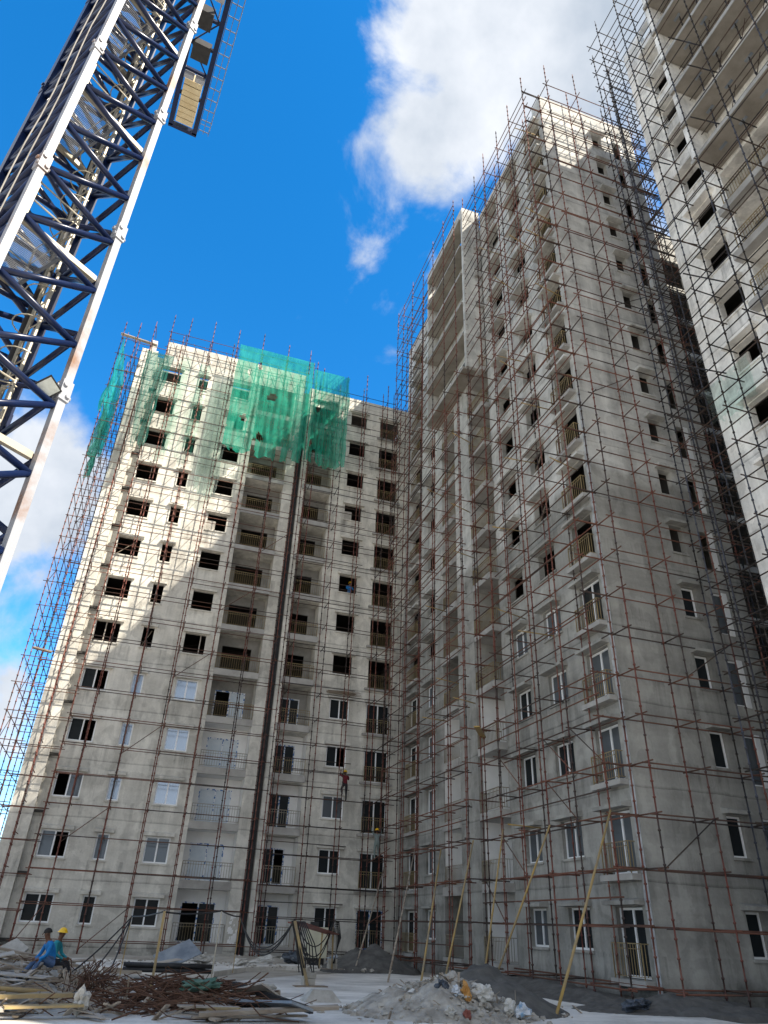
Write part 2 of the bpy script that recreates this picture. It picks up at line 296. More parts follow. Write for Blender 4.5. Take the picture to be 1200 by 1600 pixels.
def tube_part(name, a, b, r, m, parent, n=5):
    """a straight tube as an object of its own; alike lengths share mesh data"""
    a, b = Vector(a), Vector(b); L = (b - a).length
    me = cached(('t', round(L, 1), r, m.name, n), lambda: MB().tube([(0, 0, 0), (0, 0, L)], r, n).mesh(name, m, True))
    o = inst(name, me, parent, a); o.rotation_euler = (b - a).to_track_quat('Z', 'Y').to_euler(); return o

# ------------------------------------------------------------ the setting
gm = MB().quad((-1500, -1500, -0.12), (1500, -1500, -0.12), (1500, 1500, -0.12), (-1500, 1500, -0.12)).build('ground', M['ground']); gm['kind'] = 'structure'
def slab_mesh():
    mb = MB(); top = [(-14, 3), (16, 3), (15.6, 20.4), (14.4, 27.5), (13.7, 33.2), (12.4, 35.4), (9.6, 34.6), (7.6, 32.8), (5.4, 30.2), (3.6, 27.6), (2.2, 27.1), (0.4, 29.5), (-4.0, 30.6), (-14, 31)]
    n = len(top); mb.v = [(x, y, 0.0) for x, y in top] + [(x, y, -0.14) for x, y in top]
    mb.f = [tuple(range(n))] + [(i, n + i, n + (i + 1) % n, (i + 1) % n) for i in range(n)]
    return mb
s_ = slab_mesh().build('pavement', M['slab']); s_['kind'] = 'structure'
s2 = MB(); pts = [(4.2, 32.8), (6.0, 36.4), (8.2, 38.4), (11.0, 38.9), (11.0, 40.2), (-2, 40.2), (-2, 36.0), (1.0, 33.6)]
s2.v = [(x, y, 0.06) for x, y in pts] + [(x, y, -0.14) for x, y in pts]; s2.f = [tuple(range(8))] + [(i, 8 + i, 8 + (i + 1) % 8, (i + 1) % 8) for i in range(8)]
s_ = s2.build('path', M['slab']); s_['kind'] = 'structure'

# ------------------------------------------------------------ facade toolkit
FLOOR = lambda k: 0.65 + 3.0 * k
class Fac:
    """a facade plane. u runs to the right seen from outside, d goes inward."""
    def __init__(s, x, y, rot, root, pl): s.x, s.y, s.rot, s.root, s.pl = x, y, rot, root, pl
    def w(s, u, d, z): return (s.x + u, s.y + d, z) if s.rot == 0 else (s.x + d, s.y - u, z)
    @property
    def rz(s): return 0 if s.rot == 0 else -math.pi / 2
    def put(s, name, me, u, d, z, parent=None, rel=None):
        if parent is not None:
            o = inst(name, me, parent, rel or (0, 0, 0)); return o
        return inst(name, me, s.root, s.w(u, d, z), (0, 0, s.rz))
    def wall(s, u0, u1, z0, z1, ops, name='wall', m=None, thick=.22, top=True, ends=(False, False)):
        us = sorted({round(q, 4) for q in [u0, u1] + [q for o in ops for q in o[:2]]}); zs = sorted({round(q, 4) for q in [z0, z1] + [q for o in ops for q in o[2:4]]})
        mb = MB(); ids = {}
        def vid(i, j):
            if (i, j) not in ids: ids[i, j] = len(mb.v); mb.v.append(s.w(us[i], 0, zs[j]))
            return ids[i, j]
        for i in range(len(us) - 1):
            for j in range(len(zs) - 1):
                cu, cz_ = (us[i] + us[i + 1]) / 2, (zs[j] + zs[j + 1]) / 2
                if any(o[0] < cu < o[1] and o[2] < cz_ < o[3] for o in ops): continue
                mb.f.append((vid(i, j), vid(i + 1, j), vid(i + 1, j + 1), vid(i, j + 1)))
        for o in ops:
            a, b, c, d = o[:4]; t = o[4] if len(o) > 4 else thick
            p = lambda u, dd, z: s.w(u, dd, z)
            mb.quad(p(a, 0, c), p(a, t, c), p(b, t, c), p(b, 0, c)); mb.quad(p(a, 0, d), p(b, 0, d), p(b, t, d), p(a, t, d))
            mb.quad(p(a, 0, c), p(a, 0, d), p(a, t, d), p(a, t, c)); mb.quad(p(b, 0, c), p(b, t, c), p(b, t, d), p(b, 0, d))
        if top: mb.quad(s.w(u0, 0, z1), s.w(u1, 0, z1), s.w(u1, thick, z1), s.w(u0, thick, z1)); mb.quad(s.w(u0, thick, z1), s.w(u1, thick, z1), s.w(u1, thick, z1 - 1.6), s.w(u0, thick, z1 - 1.6))
        for fl, u in ((ends[0], u0), (ends[1], u1)):
            if fl: mb.quad(s.w(u, 0, z0), s.w(u, 0, z1), s.w(u, thick, z1), s.w(u, thick, z0))
        return mb.build(name, m or s.pl, s.root)
    # --- fittings
    def frame(s, u, w, z, h, style='glass', d=.09, m='frame', fw=.072, openp=None):
        """white frame (part) with two sliding panes (sub-parts)"""
        m_ = M[m]
        def mk():
            b = MB(); f = fw
            b.box(0, 0, 0, f, .09, h).box(w - f, 0, 0, w, .09, h).box(f, 0, 0, w - f, .09, f).box(f, 0, h - f, w - f, .09, h)
            if w > .95: b.box(w / 2 - f * .55, .004, f, w / 2 + f * .55, .086, h - f)
            return b.mesh('window_frame', m_)
        fr = s.put('window_frame', cached(('fr', round(w, 3), round(h, 3), m, fw), mk), u, d, z)
        n = 2 if w > .95 else 1; pw = (w - 2 * fw) / n
        for i in range(n):
            if openp == i: continue
            st = style if isinstance(style, str) else style[i]
            me = cached(('pane', round(pw, 3), round(h, 3), st), lambda: MB().box(0, 0, 0, pw - .004, .012, h - 2 * fw - .004).mesh('pane', M[st]))
            inst('pane', me, fr, (fw + i * pw + .002, .03 + .02 * i, fw + .002))
        return fr
    def shade(s, u, w, z, out=.4, th=.13, ext=.17):
        me = cached(('sh', round(w, 3), out, th, ext, s.pl.name), lambda: _shade(w, out, th, ext, s.pl))
        return s.put('sunshade', me, u, 0, z)
    def sill(s, u, w, z, out=.07):
        me = cached(('si', round(w, 3), out, s.pl.name), lambda: MB().box(-.07, -out, -.09, w + .07, .02, -.006).mesh('sill', s.pl))
        return s.put('sill', me, u, 0, z)
    def rail(s, u, w, z, m='bars_y', h=.95, d=-.02, ret=0.0, parent=None):
        def mk():
            b = MB(); b.box(0, -.017, h - .032, w, .017, h).box(0, -.01, .07, w, .01, .09).box(0, -.01, h - .17, w, .01, h - .15)
            n = max(2, int(w / .14))
            for i in range(n + 1):
                x = .012 + (w - .024) * i / n; r = .017 if i in (0, n) else .009
                b.box(x - r, -r, .0 if i in (0, n) else .095, x + r, r, h - .04)
            if ret:
                for x in (0.0, w):
                    b.box(x - .015, .02, h - .035, x + .015, ret, h - .005).box(x - .012, .012, .072, x + .012, ret, .093)
                    for j in range(1, max(2, int(ret / .12))): b.box(x - .01, j * .12 - .01, .093, x + .01, j * .12 + .01, h - .035)
            return b.mesh('railing', M[m])
        return s.put('railing', cached(('ra', round(w, 3), m, h, round(ret, 2)), mk), u, d, z)
def _shade(w, out, th, ext, m):
    b = MB(); i = 0
    x0, x1 = -ext, w + ext
    b.v = [(x0, .02, 0), (x1, .02, 0), (x1, -out, .0), (x0, -out, 0), (x0, .02, th + .05), (x1, .02, th + .05), (x1, -out, th * .75), (x0, -out, th * .75)]
    b.f = [(0, 1, 2, 3), (4, 7, 6, 5), (3, 2, 6, 7), (0, 3, 7, 4), (1, 5, 6, 2), (0, 4, 5, 1)]
    return b.mesh('sunshade', m)
def bx(name, m, root, *c):
    return MB().box(*c).build(name, m, root)

# ============================================================ LEFT BLOCK (C1)
YC = 44.74
def window_col(F, u0, u1, ks, framed, rng, styles=None, out=.22, th=.19, zb=.70, zt=2.02, sill=True):
    w = u1 - u0
    for k in ks:
        z = FLOOR(k)
        F.shade(u0, w, z + zt + .03, out, th)
        if sill: F.sill(u0, w, z + zb)
        if k in framed:
            st = styles(k) if styles else 'glass'
            op = None
            if isinstance(st, tuple): st, op = st
            F.frame(u0, w, z + zb, zt - zb, st, openp=op)
def ops_col(u0, u1, ks, zb=.70, zt=2.02, depth=.22): return [(u0, u1, FLOOR(k) + zb, FLOOR(k) + zt, depth) for k in ks]
KC = range(13); LOW = (0, 1, 2, 3, 4)

def balcony_bay(F, u0, u1, ks, depth, door, framed, white, slab_out, railm, h=2.58, lip=(0, 0), doorh=1.98, slab_h=.42, film=()):
    for k in ks:
        z = FLOOR(k); a, b = door
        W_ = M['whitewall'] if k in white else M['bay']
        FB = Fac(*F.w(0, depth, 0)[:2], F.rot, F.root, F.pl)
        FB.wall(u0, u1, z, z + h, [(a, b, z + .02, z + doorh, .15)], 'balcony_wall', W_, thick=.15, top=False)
        if k in white:   # white putty on the two cheeks and ceiling of the recess
            mb = MB(); e = .006
            mb.quad(F.w(u0 + e, .05, z + .01), F.w(u0 + e, depth, z + .01), F.w(u0 + e, depth, z + h - e), F.w(u0 + e, .05, z + h - e))
            mb.quad(F.w(u1 - e, .05, z + .01), F.w(u1 - e, .05, z + h - e), F.w(u1 - e, depth, z + h - e), F.w(u1 - e, depth, z + .01))
            mb.quad(F.w(u0 + e, .05, z + h - e), F.w(u0 + e, depth, z + h - e), F.w(u1 - e, depth, z + h - e), F.w(u1 - e, .05, z + h - e))
            mb.build('wall_putty', M['whitewall'], F.root)
        me = cached(('bs', round(u1 - u0, 3), slab_out, slab_h, lip), lambda: MB().box(-lip[0], -slab_out, -slab_h, u1 - u0 + lip[1], .03, -.012).mesh('balcony_slab', M['conc']))
        sl_ = F.put('balcony_slab', me, u0, 0, z)
        F.rail(u0 + .03, u1 - u0 - .06, z + .0, railm(k), d=-slab_out + .04 if slab_out > .12 else .04)
        if k in framed:
            op = rnd.choice([None, None, 0, 1]) if k not in film else (0 if k == 4 else None)
            FB.frame(a, b - a, z + .02, doorh - .02, 'film' if k in film else 'glass', d=.02, m='tape', openp=op)

c1 = thing('apartment_building', 'left concrete block under green netting, its upper left half sunlit', 'building')
F1 = Fac(0, YC, 0, c1, M['plC'])
ops = ops_col(-4.43, -3.0, KC) + ops_col(-1.6, -.93, KC) + ops_col(1.0, 2.33, KC) + [(3.15, 6.0, FLOOR(k), FLOOR(k) + 2.58, 1.35) for k in KC]
F1.wall(-4.55, 6.75, -.14, 41.35, ops, ends=(True, True))
F1.wall(-6.3, -5.1, -.14, 40.1, [], ends=(False, True))
Fac(0, YC + .45, 0, c1, M['plC']).wall(-5.1, -4.55, -.14, 39.9, [], name='recess_wall')
mb = MB().quad((-5.1, YC + .22, -.14), (-5.1, YC + .45, -.14), (-5.1, YC + .45, 39.9), (-5.1, YC + .22, 39.9)); mb.quad((-4.55, YC + .22, -.14), (-4.55, YC + .22, 39.9), (-4.55, YC + .45, 39.9), (-4.55, YC + .45, -.14)); mb.build('recess_cheek', M['plC'], c1)
mb = MB().quad((-6.3, YC, -.14), (-6.3, YC, 40.1), (-6.3, YC + 9, 40.1), (-6.3, YC + 9, -.14)).quad((6.75, YC + .22, -.14), (6.75, YC + 9, -.14), (6.75, YC + 9, 41.3), (6.75, YC + .22, 41.3))
mb.build('side_wall', M['plC'], c1)
bx('rear_wall', M['plC'], c1, -6.29, YC + 9, -.14, 6.74, YC + 9.2, 40)
for k in range(14):
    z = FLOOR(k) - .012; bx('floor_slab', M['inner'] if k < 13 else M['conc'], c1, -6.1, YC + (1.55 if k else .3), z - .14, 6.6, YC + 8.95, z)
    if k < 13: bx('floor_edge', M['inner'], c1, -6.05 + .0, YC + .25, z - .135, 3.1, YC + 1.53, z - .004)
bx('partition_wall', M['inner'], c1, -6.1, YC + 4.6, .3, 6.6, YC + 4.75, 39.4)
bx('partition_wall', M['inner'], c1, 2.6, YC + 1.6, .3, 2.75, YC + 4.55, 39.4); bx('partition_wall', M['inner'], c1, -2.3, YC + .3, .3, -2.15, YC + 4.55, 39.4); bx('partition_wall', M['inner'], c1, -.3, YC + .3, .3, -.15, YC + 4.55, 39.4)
bx('plinth', M['plC'], c1, -6.34, YC - .05, -.14, 6.77, YC + .02, .24)
bx('roof_stub', M['plC'], c1, -5.75, YC + .1, 40.1, -5.35, YC + .5, 41.2)
window_col(F1, -4.43, -3.0, KC, (0, 1, 2, 3, 4), rnd, lambda k: {0: ('glass', None), 1: ('glass_mid', 1), 2: ('glass_mid', 0), 3: ('glass', 1), 4: ('glass', 1)}[k])
window_col(F1, -1.6, -.93, KC, LOW, rnd, lambda k: ('glass', 'glass_mid')[k] if k in (0, 1) else 'glass_sky')
window_col(F1, 1.0, 2.33, KC, LOW, rnd, lambda k: {0: 'glass', 1: 'glass_mid'}.get(k, 'glass_sky'))
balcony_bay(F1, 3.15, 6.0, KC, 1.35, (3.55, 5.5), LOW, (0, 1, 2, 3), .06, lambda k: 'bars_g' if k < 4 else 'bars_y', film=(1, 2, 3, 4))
# chalk tallies on the ground-floor wall
mb = MB(); rc = random.Random(3)
for (x0, z0, n, rows) in ((-2.86, 1.02, 9, 5), (-.62, 1.28, 10, 3)):
    for r_ in range(rows):
        for i in range(n):
            if rc.random() < .15: continue
            x = x0 + i * .125 + rc.uniform(-.02, .02); z = z0 - r_ * .17 + rc.uniform(-.015, .015)
            for q in range(rc.choice((1, 2, 2))):
                a = rc.uniform(-.6, 1.9); dx, dz = math.cos(a) * .04, math.sin(a) * .05; ox, oz = rc.uniform(-.015, .015), rc.uniform(-.02, .02)
                mb.bar((x + ox - dx, YC - .004, z + oz - dz), (x + ox + dx, YC - .004, z + oz + dz), .011, .004, up=(0, 1, 0))
o = mb.build('chalk_marks', M['chalk'], c1); o['kind'] = 'stuff'
mb = MB(); rc = random.Random(5)
for i in range(26):
    x = 6.35 + rc.gauss(0, .12); z = .75 + abs(rc.gauss(0, .55)); s = rc.uniform(.03, .11)
    mb.quad((x - s, YC - .003 - i * .0001, z - s * 1.3), (x + s * .8, YC - .003 - i * .0001, z - s), (x + s, YC - .003 - i * .0001, z + s * 1.6), (x - s * .7, YC - .003 - i * .0001, z + s))
o = mb.build('whitewash_splash', M['whitewall'], c1); o['kind'] = 'stuff'

# ============================================================ MIDDLE BLOCK (C2)
c2 = thing('apartment_building', 'middle concrete block in the shaded corner, right of the dark slit', 'building')
F2 = Fac(0, YC, 0, c2, M['plC'])
ops = [(7.65, 9.6, FLOOR(k), FLOOR(k) + 2.55, 1.2) for k in KC] + ops_col(10.9, 12.24, KC) + [(13.42, 15.05, FLOOR(k) - .02, FLOOR(k) + 1.98, .22) for k in KC]
F2.wall(7.2, 16.3, -.14, 40.17, ops, ends=(True, False))
MB().quad((7.2, YC + .22, -.14), (7.2, YC + .22, 40.1), (7.2, YC + 9, 40.1), (7.2, YC + 9, -.14)).quad((15.9, YC + .23, -.14), (15.9, YC + 9, -.14), (15.9, YC + 9, 40.1), (15.9, YC + .23, 40.1)).build('side_wall', M['plC'], c2)
bx('rear_wall', M['plC'], c2, 7.21, YC + 9, -.14, 16, YC + 9.2, 39.7)
for k in range(14):
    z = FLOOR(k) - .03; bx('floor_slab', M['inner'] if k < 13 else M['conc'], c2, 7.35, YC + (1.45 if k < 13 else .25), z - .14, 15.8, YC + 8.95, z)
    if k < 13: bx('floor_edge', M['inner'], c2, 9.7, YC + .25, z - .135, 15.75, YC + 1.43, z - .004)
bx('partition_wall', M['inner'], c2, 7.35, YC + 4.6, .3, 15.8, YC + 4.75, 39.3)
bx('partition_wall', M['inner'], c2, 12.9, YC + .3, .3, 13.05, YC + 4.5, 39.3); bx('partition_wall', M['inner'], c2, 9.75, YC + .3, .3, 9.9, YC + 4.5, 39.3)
bx('plinth', M['plC'], c2, 7.2, YC - .05, -.14, 15.83, YC + .02, .24)
bx('gap_shade_sheet', M['dark'], c2, 6.78, YC + .35, 0, 7.17, YC + .5, 39.8)  # black sheet standing in for the shade inside the open gap
window_col(F2, 10.9, 12.24, KC, LOW, rnd, lambda k: {0: ('glass', None), 1: ('glass', None), 2: ('glass_mid', None), 3: ('glass', 1), 4: ('glass', None)}[k])
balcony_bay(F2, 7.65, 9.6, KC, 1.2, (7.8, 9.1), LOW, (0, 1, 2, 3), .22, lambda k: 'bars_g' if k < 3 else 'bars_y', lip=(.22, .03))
for k in KC:
    z = FLOOR(k); F2.shade(13.42, 1.63, z + 2.02, .18, .14)
    F2.put('sill', cached('fsill', lambda: MB().box(-.25, -.22, -.16, 1.88, .02, -.03).mesh('sill', M['conc'])), 13.42, 0, z)
    F2.rail(13.44, 1.59, z, 'bars_y' if k else 'bars_g', d=-.06)
    if k in LOW: F2.frame(13.42, 1.63, z - .0, 1.98, 'glass', d=.08, fw=.075, m='tape' if k == 0 else 'frame')

# ============================================================ RIGHT BLOCK (A + B)
XA, XP, YB = 16.44, 15.85, 21.74
KA = range(16)
ab = thing('apartment_building', 'tall grey concrete block in the middle right, wrapped in rusty scaffold', 'building')
FA = Fac(XA, 0, -90, ab, M['plA']); FP = Fac(XP, 0, -90, ab, M['plA']); FBk = Fac(0, YB, 0, ab, M['plA'])
U = lambda y: -y
frA = [(U(23.72), U(22.22), FLOOR(k) - .02, FLOOR(k) + 2.02, .3) for k in KA]
w2 = (U(26.75), U(25.3)); w3 = (U(29.72), U(28.38))
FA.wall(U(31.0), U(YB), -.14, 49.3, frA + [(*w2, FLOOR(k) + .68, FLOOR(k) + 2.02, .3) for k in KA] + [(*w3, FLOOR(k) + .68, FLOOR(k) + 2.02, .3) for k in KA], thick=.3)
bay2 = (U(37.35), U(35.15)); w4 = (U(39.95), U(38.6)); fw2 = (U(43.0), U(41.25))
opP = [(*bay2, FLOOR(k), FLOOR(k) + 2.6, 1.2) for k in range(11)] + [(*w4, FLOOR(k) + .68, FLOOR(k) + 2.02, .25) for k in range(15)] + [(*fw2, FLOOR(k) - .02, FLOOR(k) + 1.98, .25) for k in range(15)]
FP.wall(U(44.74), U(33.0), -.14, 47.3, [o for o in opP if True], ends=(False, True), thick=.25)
# recess between the two planes: back wall with a door, white below
for k in range(16):
    z = FLOOR(k); white = k in (0, 1, 2, 3)
    Wm = M['whitewall'] if white else M['plA']
    FN = Fac(17.55, 0, -90, ab, M['plA']); FN.wall(U(33.0), U(31.0), z - .3, z + 2.7, [(U(32.75), U(31.5), z + .02, z + 2.0, .2)], 'balcony_wall', Wm, top=False)
    MB().quad((XP + .25, 33.0, z - .3), (17.55, 33.0, z - .3), (17.55, 33.0, z + 2.7), (XP + .25, 33.0, z + 2.7)).build('balcony_cheek', Wm, ab)
    MB().quad((XA + .3, 31.0, z - .3), (XA + .3, 31.0, z + 2.7), (17.55, 31.0, z + 2.7), (17.55, 31.0, z - .3)).build('balcony_cheek', Wm, ab)
    bx('balcony_slab', M['conc'], ab, XP + .0, 30.88, z - .36, 17.5, 32.98, z - .012)
    if k < 12:
        FP.rail(U(32.97), 2.05, z, 'bars_y' if k > 3 else 'bars_g', d=.04, ret=.5)
    if k in LOW: FN.frame(U(32.75), 1.25, z + .02, 1.98, 'film' if k < 4 else 'glass', d=.04, m='frame')
# B: end wall
wb1 = (20.15, 20.86); wb2 = (21.7, 22.4)
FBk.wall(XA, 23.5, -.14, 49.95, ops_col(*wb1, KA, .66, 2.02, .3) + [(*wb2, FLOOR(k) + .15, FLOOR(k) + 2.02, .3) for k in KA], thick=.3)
bx('roof_fin', M['plA'], ab, XA + .001, YB + .001, 49.3, XA + .35, YB + 1.0, 49.94)
mb = MB().quad((23.5, YB, -.14), (23.5, 44.7, -.14), (23.5, 44.7, 49.2), (23.5, YB, 49.2)); mb.quad((XP, 44.735, -.14), (23.5, 44.735, -.14), (23.5, 44.735, 47.2), (XP, 44.735, 47.2)); mb.build('side_wall', M['plA'], ab)
for k in range(17):
    z = FLOOR(k) - .03
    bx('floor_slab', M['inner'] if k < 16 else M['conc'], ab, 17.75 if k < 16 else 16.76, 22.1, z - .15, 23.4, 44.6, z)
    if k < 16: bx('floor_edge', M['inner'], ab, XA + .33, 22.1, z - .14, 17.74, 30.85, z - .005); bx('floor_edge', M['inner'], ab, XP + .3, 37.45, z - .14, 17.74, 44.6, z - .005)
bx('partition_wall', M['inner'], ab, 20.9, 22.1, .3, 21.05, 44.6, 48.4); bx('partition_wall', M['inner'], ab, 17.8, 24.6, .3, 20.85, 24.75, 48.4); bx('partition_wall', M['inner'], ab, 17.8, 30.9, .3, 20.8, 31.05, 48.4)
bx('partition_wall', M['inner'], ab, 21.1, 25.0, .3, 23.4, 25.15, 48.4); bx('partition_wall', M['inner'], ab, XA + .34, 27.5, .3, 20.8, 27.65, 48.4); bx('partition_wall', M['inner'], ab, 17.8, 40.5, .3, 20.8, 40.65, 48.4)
bx('plinth', M['plA'], ab, XA - .05, YB - .05, -.14, 23.5, YB + .015, .15); bx('plinth', M['plA'], ab, XA - .05, YB + .02, -.14, XA + .015, 30.99, .15); bx('plinth', M['plA'], ab, XP - .05, 33.0, -.14, XP + .015, 44.7, .15)
# pale cement repair strip down the corner
mb = MB(); z = .2
while z < 24:
    h = rnd.uniform(1.0, 1.9); wd = rnd.uniform(.24, .34); mb.quad((XA - .005, YB + .01, z), (XA - .005, YB + .01, z + h), (XA - .005, YB + wd, z + h - .05), (XA - .005, YB + wd + rnd.uniform(-.05, .05), z)); z += h
mb.build('corner_repair', M['patch'], ab)
for k in KA:
    z = FLOOR(k)
    # corner french window: shade, projecting sill slab, railing
    FA.shade(frA[0][0], 1.5, z + 2.06, .42, .17); FA.put('sill', cached('asill', lambda: MB().box(-.18, -.36, -.22, 1.68, .02, -.03).mesh('sill', M['conc'])), frA[0][0], 0, z)
    FA.rail(frA[0][0] - .05, 1.6, z - .02, 'bars_y', d=-.27, ret=.27, h=1.0)
    FA.shade(w2[0], 1.45, z + 2.06, .42, .17); FA.sill(w2[0], 1.45, z + .68)
    FA.shade(w3[0], 1.34, z + 2.06, .42, .17); FA.sill(w3[0], 1.34, z + .68)
    FBk.shade(wb1[0], .71, z + 2.05, .36, .17); FBk.sill(wb1[0], .71, z + .66)
    if k in LOW:
        FA.frame(frA[0][0], 1.5, z, 2.0, rnd.choice(['glass', 'glass_mid']), d=.16, fw=.075)
        FA.frame(w2[0], 1.45, z + .68, 1.34, rnd.choice(['glass', 'glass_mid']), d=.16); FA.frame(w3[0], 1.34, z + .68, 1.34, rnd.choice(['glass', 'glass_mid']), d=.16)
        FBk.frame(wb1[0], .71, z + .66, 1.36, 'glass', d=.16)
        FBk.frame(wb2[0], .7, z + .15, 1.87, 'glass_mid', d=.1)
    # white-painted jamb panel beside the narrow end windows
    if k not in (8, 12): bx('jamb_panel', M['whitewall'], ab, 22.22, YB - .05, z + .1, 22.47, YB - .004, z + 2.05 - (.5 if k % 3 == 0 and k > 4 else 0))
for k in range(15):
    z = FLOOR(k)
    FP.shade(w4[0], 1.35, z + 2.06, .4, .15); FP.sill(w4[0], 1.35, z + .68)
    FP.shade(fw2[0], 1.75, z + 2.04, .4, .15); FP.put('sill', cached('psill', lambda: MB().box(-.12, -.3, -.2, 1.87, .02, -.03).mesh('sill', M['conc'])), fw2[0], 0, z)
    FP.rail(fw2[0], 1.75, z - .02, 'bars_y', d=-.2, ret=.2)
    if k in LOW: FP.frame(w4[0], 1.35, z + .68, 1.34, 'glass_mid', d=.14); FP.frame(fw2[0], 1.75, z, 1.98, 'glass', d=.14, fw=.075)
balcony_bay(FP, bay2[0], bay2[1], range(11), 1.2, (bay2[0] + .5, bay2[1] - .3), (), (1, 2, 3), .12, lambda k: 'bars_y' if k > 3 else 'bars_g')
# cantilevered frame of open terraces, floors 11-15
XF = 15.0
for k in range(11, 17):
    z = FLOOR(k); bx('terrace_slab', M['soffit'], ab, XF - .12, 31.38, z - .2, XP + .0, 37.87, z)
    bx('slab_nosing', M['conc'], ab, XF - .15, 31.37, z - .21, XF - .121, 37.88, z + .01)
    if k < 16:
        FX = Fac(XP - .004, 0, -90, ab, M['plA'])
        for (ya, yb) in ((36.9, 35.5), (34.3, 32.9)): FX.frame(U(ya), ya - yb, z + .1, 2.1, 'glass_mid' if rnd.random() < .5 else 'glass', d=-.06)
bx('side_fin', M['plA'], ab, XF, 31.1, 33.5, XA - .002, 31.36, 49.75); bx('side_fin', M['plA'], ab, XF, 37.88, 33.5, XP - .002, 38.1, 49.75); bx('fascia', M['plA'], ab, XF, 31.38, 48.66, XF + .2, 37.87, 49.75)
bx('upper_wall', M['plA'], ab, XP + .26, 31.38, 47.3, XP + .5, 38.0, 48.5); bx('upper_wall', M['plA'], ab, XP + .02, 31.39, 33.65, XP + .2, 32.99, 48.4)

# ============================================================ NEAR RIGHT BLOCK (D)
XD = 20.6
KD = range(17)
dd = thing('apartment_building', 'nearest pale concrete block at the right edge, with deep open terraces high up', 'building')
FD = Fac(XD, 0, -90, dd, M['plD'])
wd1 = (U(16.55), U(15.2)); bd = (U(14.5), U(10.9)); wd2 = (U(9.2), U(7.6)); bd2 = (U(6.6), U(3.0))
opsD = [(*w_, FLOOR(k) + .66, FLOOR(k) + 2.0, .35) for k in KD for w_ in (wd1, wd2)] + [(*b_, FLOOR(k), FLOOR(k) + 2.5, 1.2) for k in range(11) for b_ in (bd, bd2)]
FD.wall(U(18.1), U(-6.0), -.14, 47.2, opsD, thick=.35)
FD.wall(U(15.72), U(-6.0), 47.2, 52.2, [(U(14.5), U(13.2), 48.9, 50.6, .35)], name='upper_wall', thick=.35, ends=(True, False))
mb = MB().quad((XD, 18.1, -.14), (XD, 18.1, 47.2), (46, 18.1, 47.2), (46, 18.1, -.14)).quad((XD + .35, 15.72, 47.2), (XD + .35, 15.72, 52.2), (46, 15.72, 52.2), (46, 15.72, 47.2)); mb.build('side_wall', M['plD'], dd)
bx('rear_wall', M['plD'], dd, 46, -6.1, -.14, 46.2, 18.1, 47.1); bx('end_wall', M['plD'], dd, XD, -6.2, -.14, 46, -6.01, 52.1)
bx('roof_slab', M['conc'], dd, XD + .36, -6.0, 52.0, 46, 15.7, 52.15); bx('shadow_block', M['plD'], dd, 23.5, 15.75, 46.81, 31, 18.08, 52.0); bx('roof_slab', M['conc'], dd, XD + .36, 15.75, 46.6, 46, 18.05, 46.8)  # mostly hidden roof block added to shape the shadow on the end wall
for k in range(17): z = FLOOR(k) - .03; bx('floor_slab', M['inner'], dd, XD + 1.4, -5.9, z - .15, 30, 18.0, z); bx('floor_edge', M['inner'], dd, XD + .4, 14.55, z - .14, XD + 1.39, 18.0, z - .005)
bx('partition_wall', M['inner'], dd, 25.5, -5.9, .3, 25.65, 18.0, 46.5); bx('partition_wall', M['inner'], dd, XD + 1.3, 14.6, .3, 25.4, 14.75, 51.5)
for k in range(16):
    z = FLOOR(k)
    for w_ in (wd1, wd2): FD.shade(w_[0], w_[1] - w_[0], z + 2.06, .42, .18, ext=.2); FD.sill(w_[0], w_[1] - w_[0], z + .66)
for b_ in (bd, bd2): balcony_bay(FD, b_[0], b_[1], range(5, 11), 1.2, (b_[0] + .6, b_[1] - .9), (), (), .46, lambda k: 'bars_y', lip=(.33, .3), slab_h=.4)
XE = 19.35
for k in range(11, 18):
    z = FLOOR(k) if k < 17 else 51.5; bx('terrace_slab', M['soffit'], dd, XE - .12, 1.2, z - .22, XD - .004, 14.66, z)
    bx('slab_nosing', M['conc'], dd, XE - .16, 1.19, z - .23, XE - .121, 14.67, z + .012)
    if k < 17:
        for y in (13.9, 11.2, 8.5): FD.frame(U(y), 1.5, z + .06, 2.1, rnd.choice(['glass', 'glass_mid']), d=-.12)
        for j in range(5):   # formwork timbers still fixed under the terrace soffits
            y = 13.6 - j * 1.25; bx('soffit_batten', M['sheet'], dd, XE + .48, y - .42, z - .262, XE + .62, y, z - .222)
bx('side_fin', M['plD'], dd, XE, 14.4, 33.42, XD - .004, 14.68, 52.4); bx('fascia', M['plD'], dd, XE, 1.2, 51.6, XE + .2, 14.38, 52.4)

# ============================================================ REAR BLOCK in the gap
rr_ = thing('apartment_building', 'dark unfinished block glimpsed in the narrow gap beside the near right block', 'building')
FR = Fac(0, 25.2, 0, rr_, M['plR'])
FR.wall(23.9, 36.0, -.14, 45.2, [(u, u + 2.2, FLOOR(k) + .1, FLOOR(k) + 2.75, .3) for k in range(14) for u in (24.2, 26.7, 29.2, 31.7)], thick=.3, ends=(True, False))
for k in range(15): bx('floor_slab', M['inner'], rr_, 23.95, 25.52, FLOOR(k) - .2, 35.9, 36, FLOOR(k))
bx('rear_wall', M['inner'], rr_, 23.9, 36, 0, 36, 36.2, 45); bx('partition_wall', M['inner'], rr_, 23.95, 28.5, .3, 35.9, 28.65, 44)

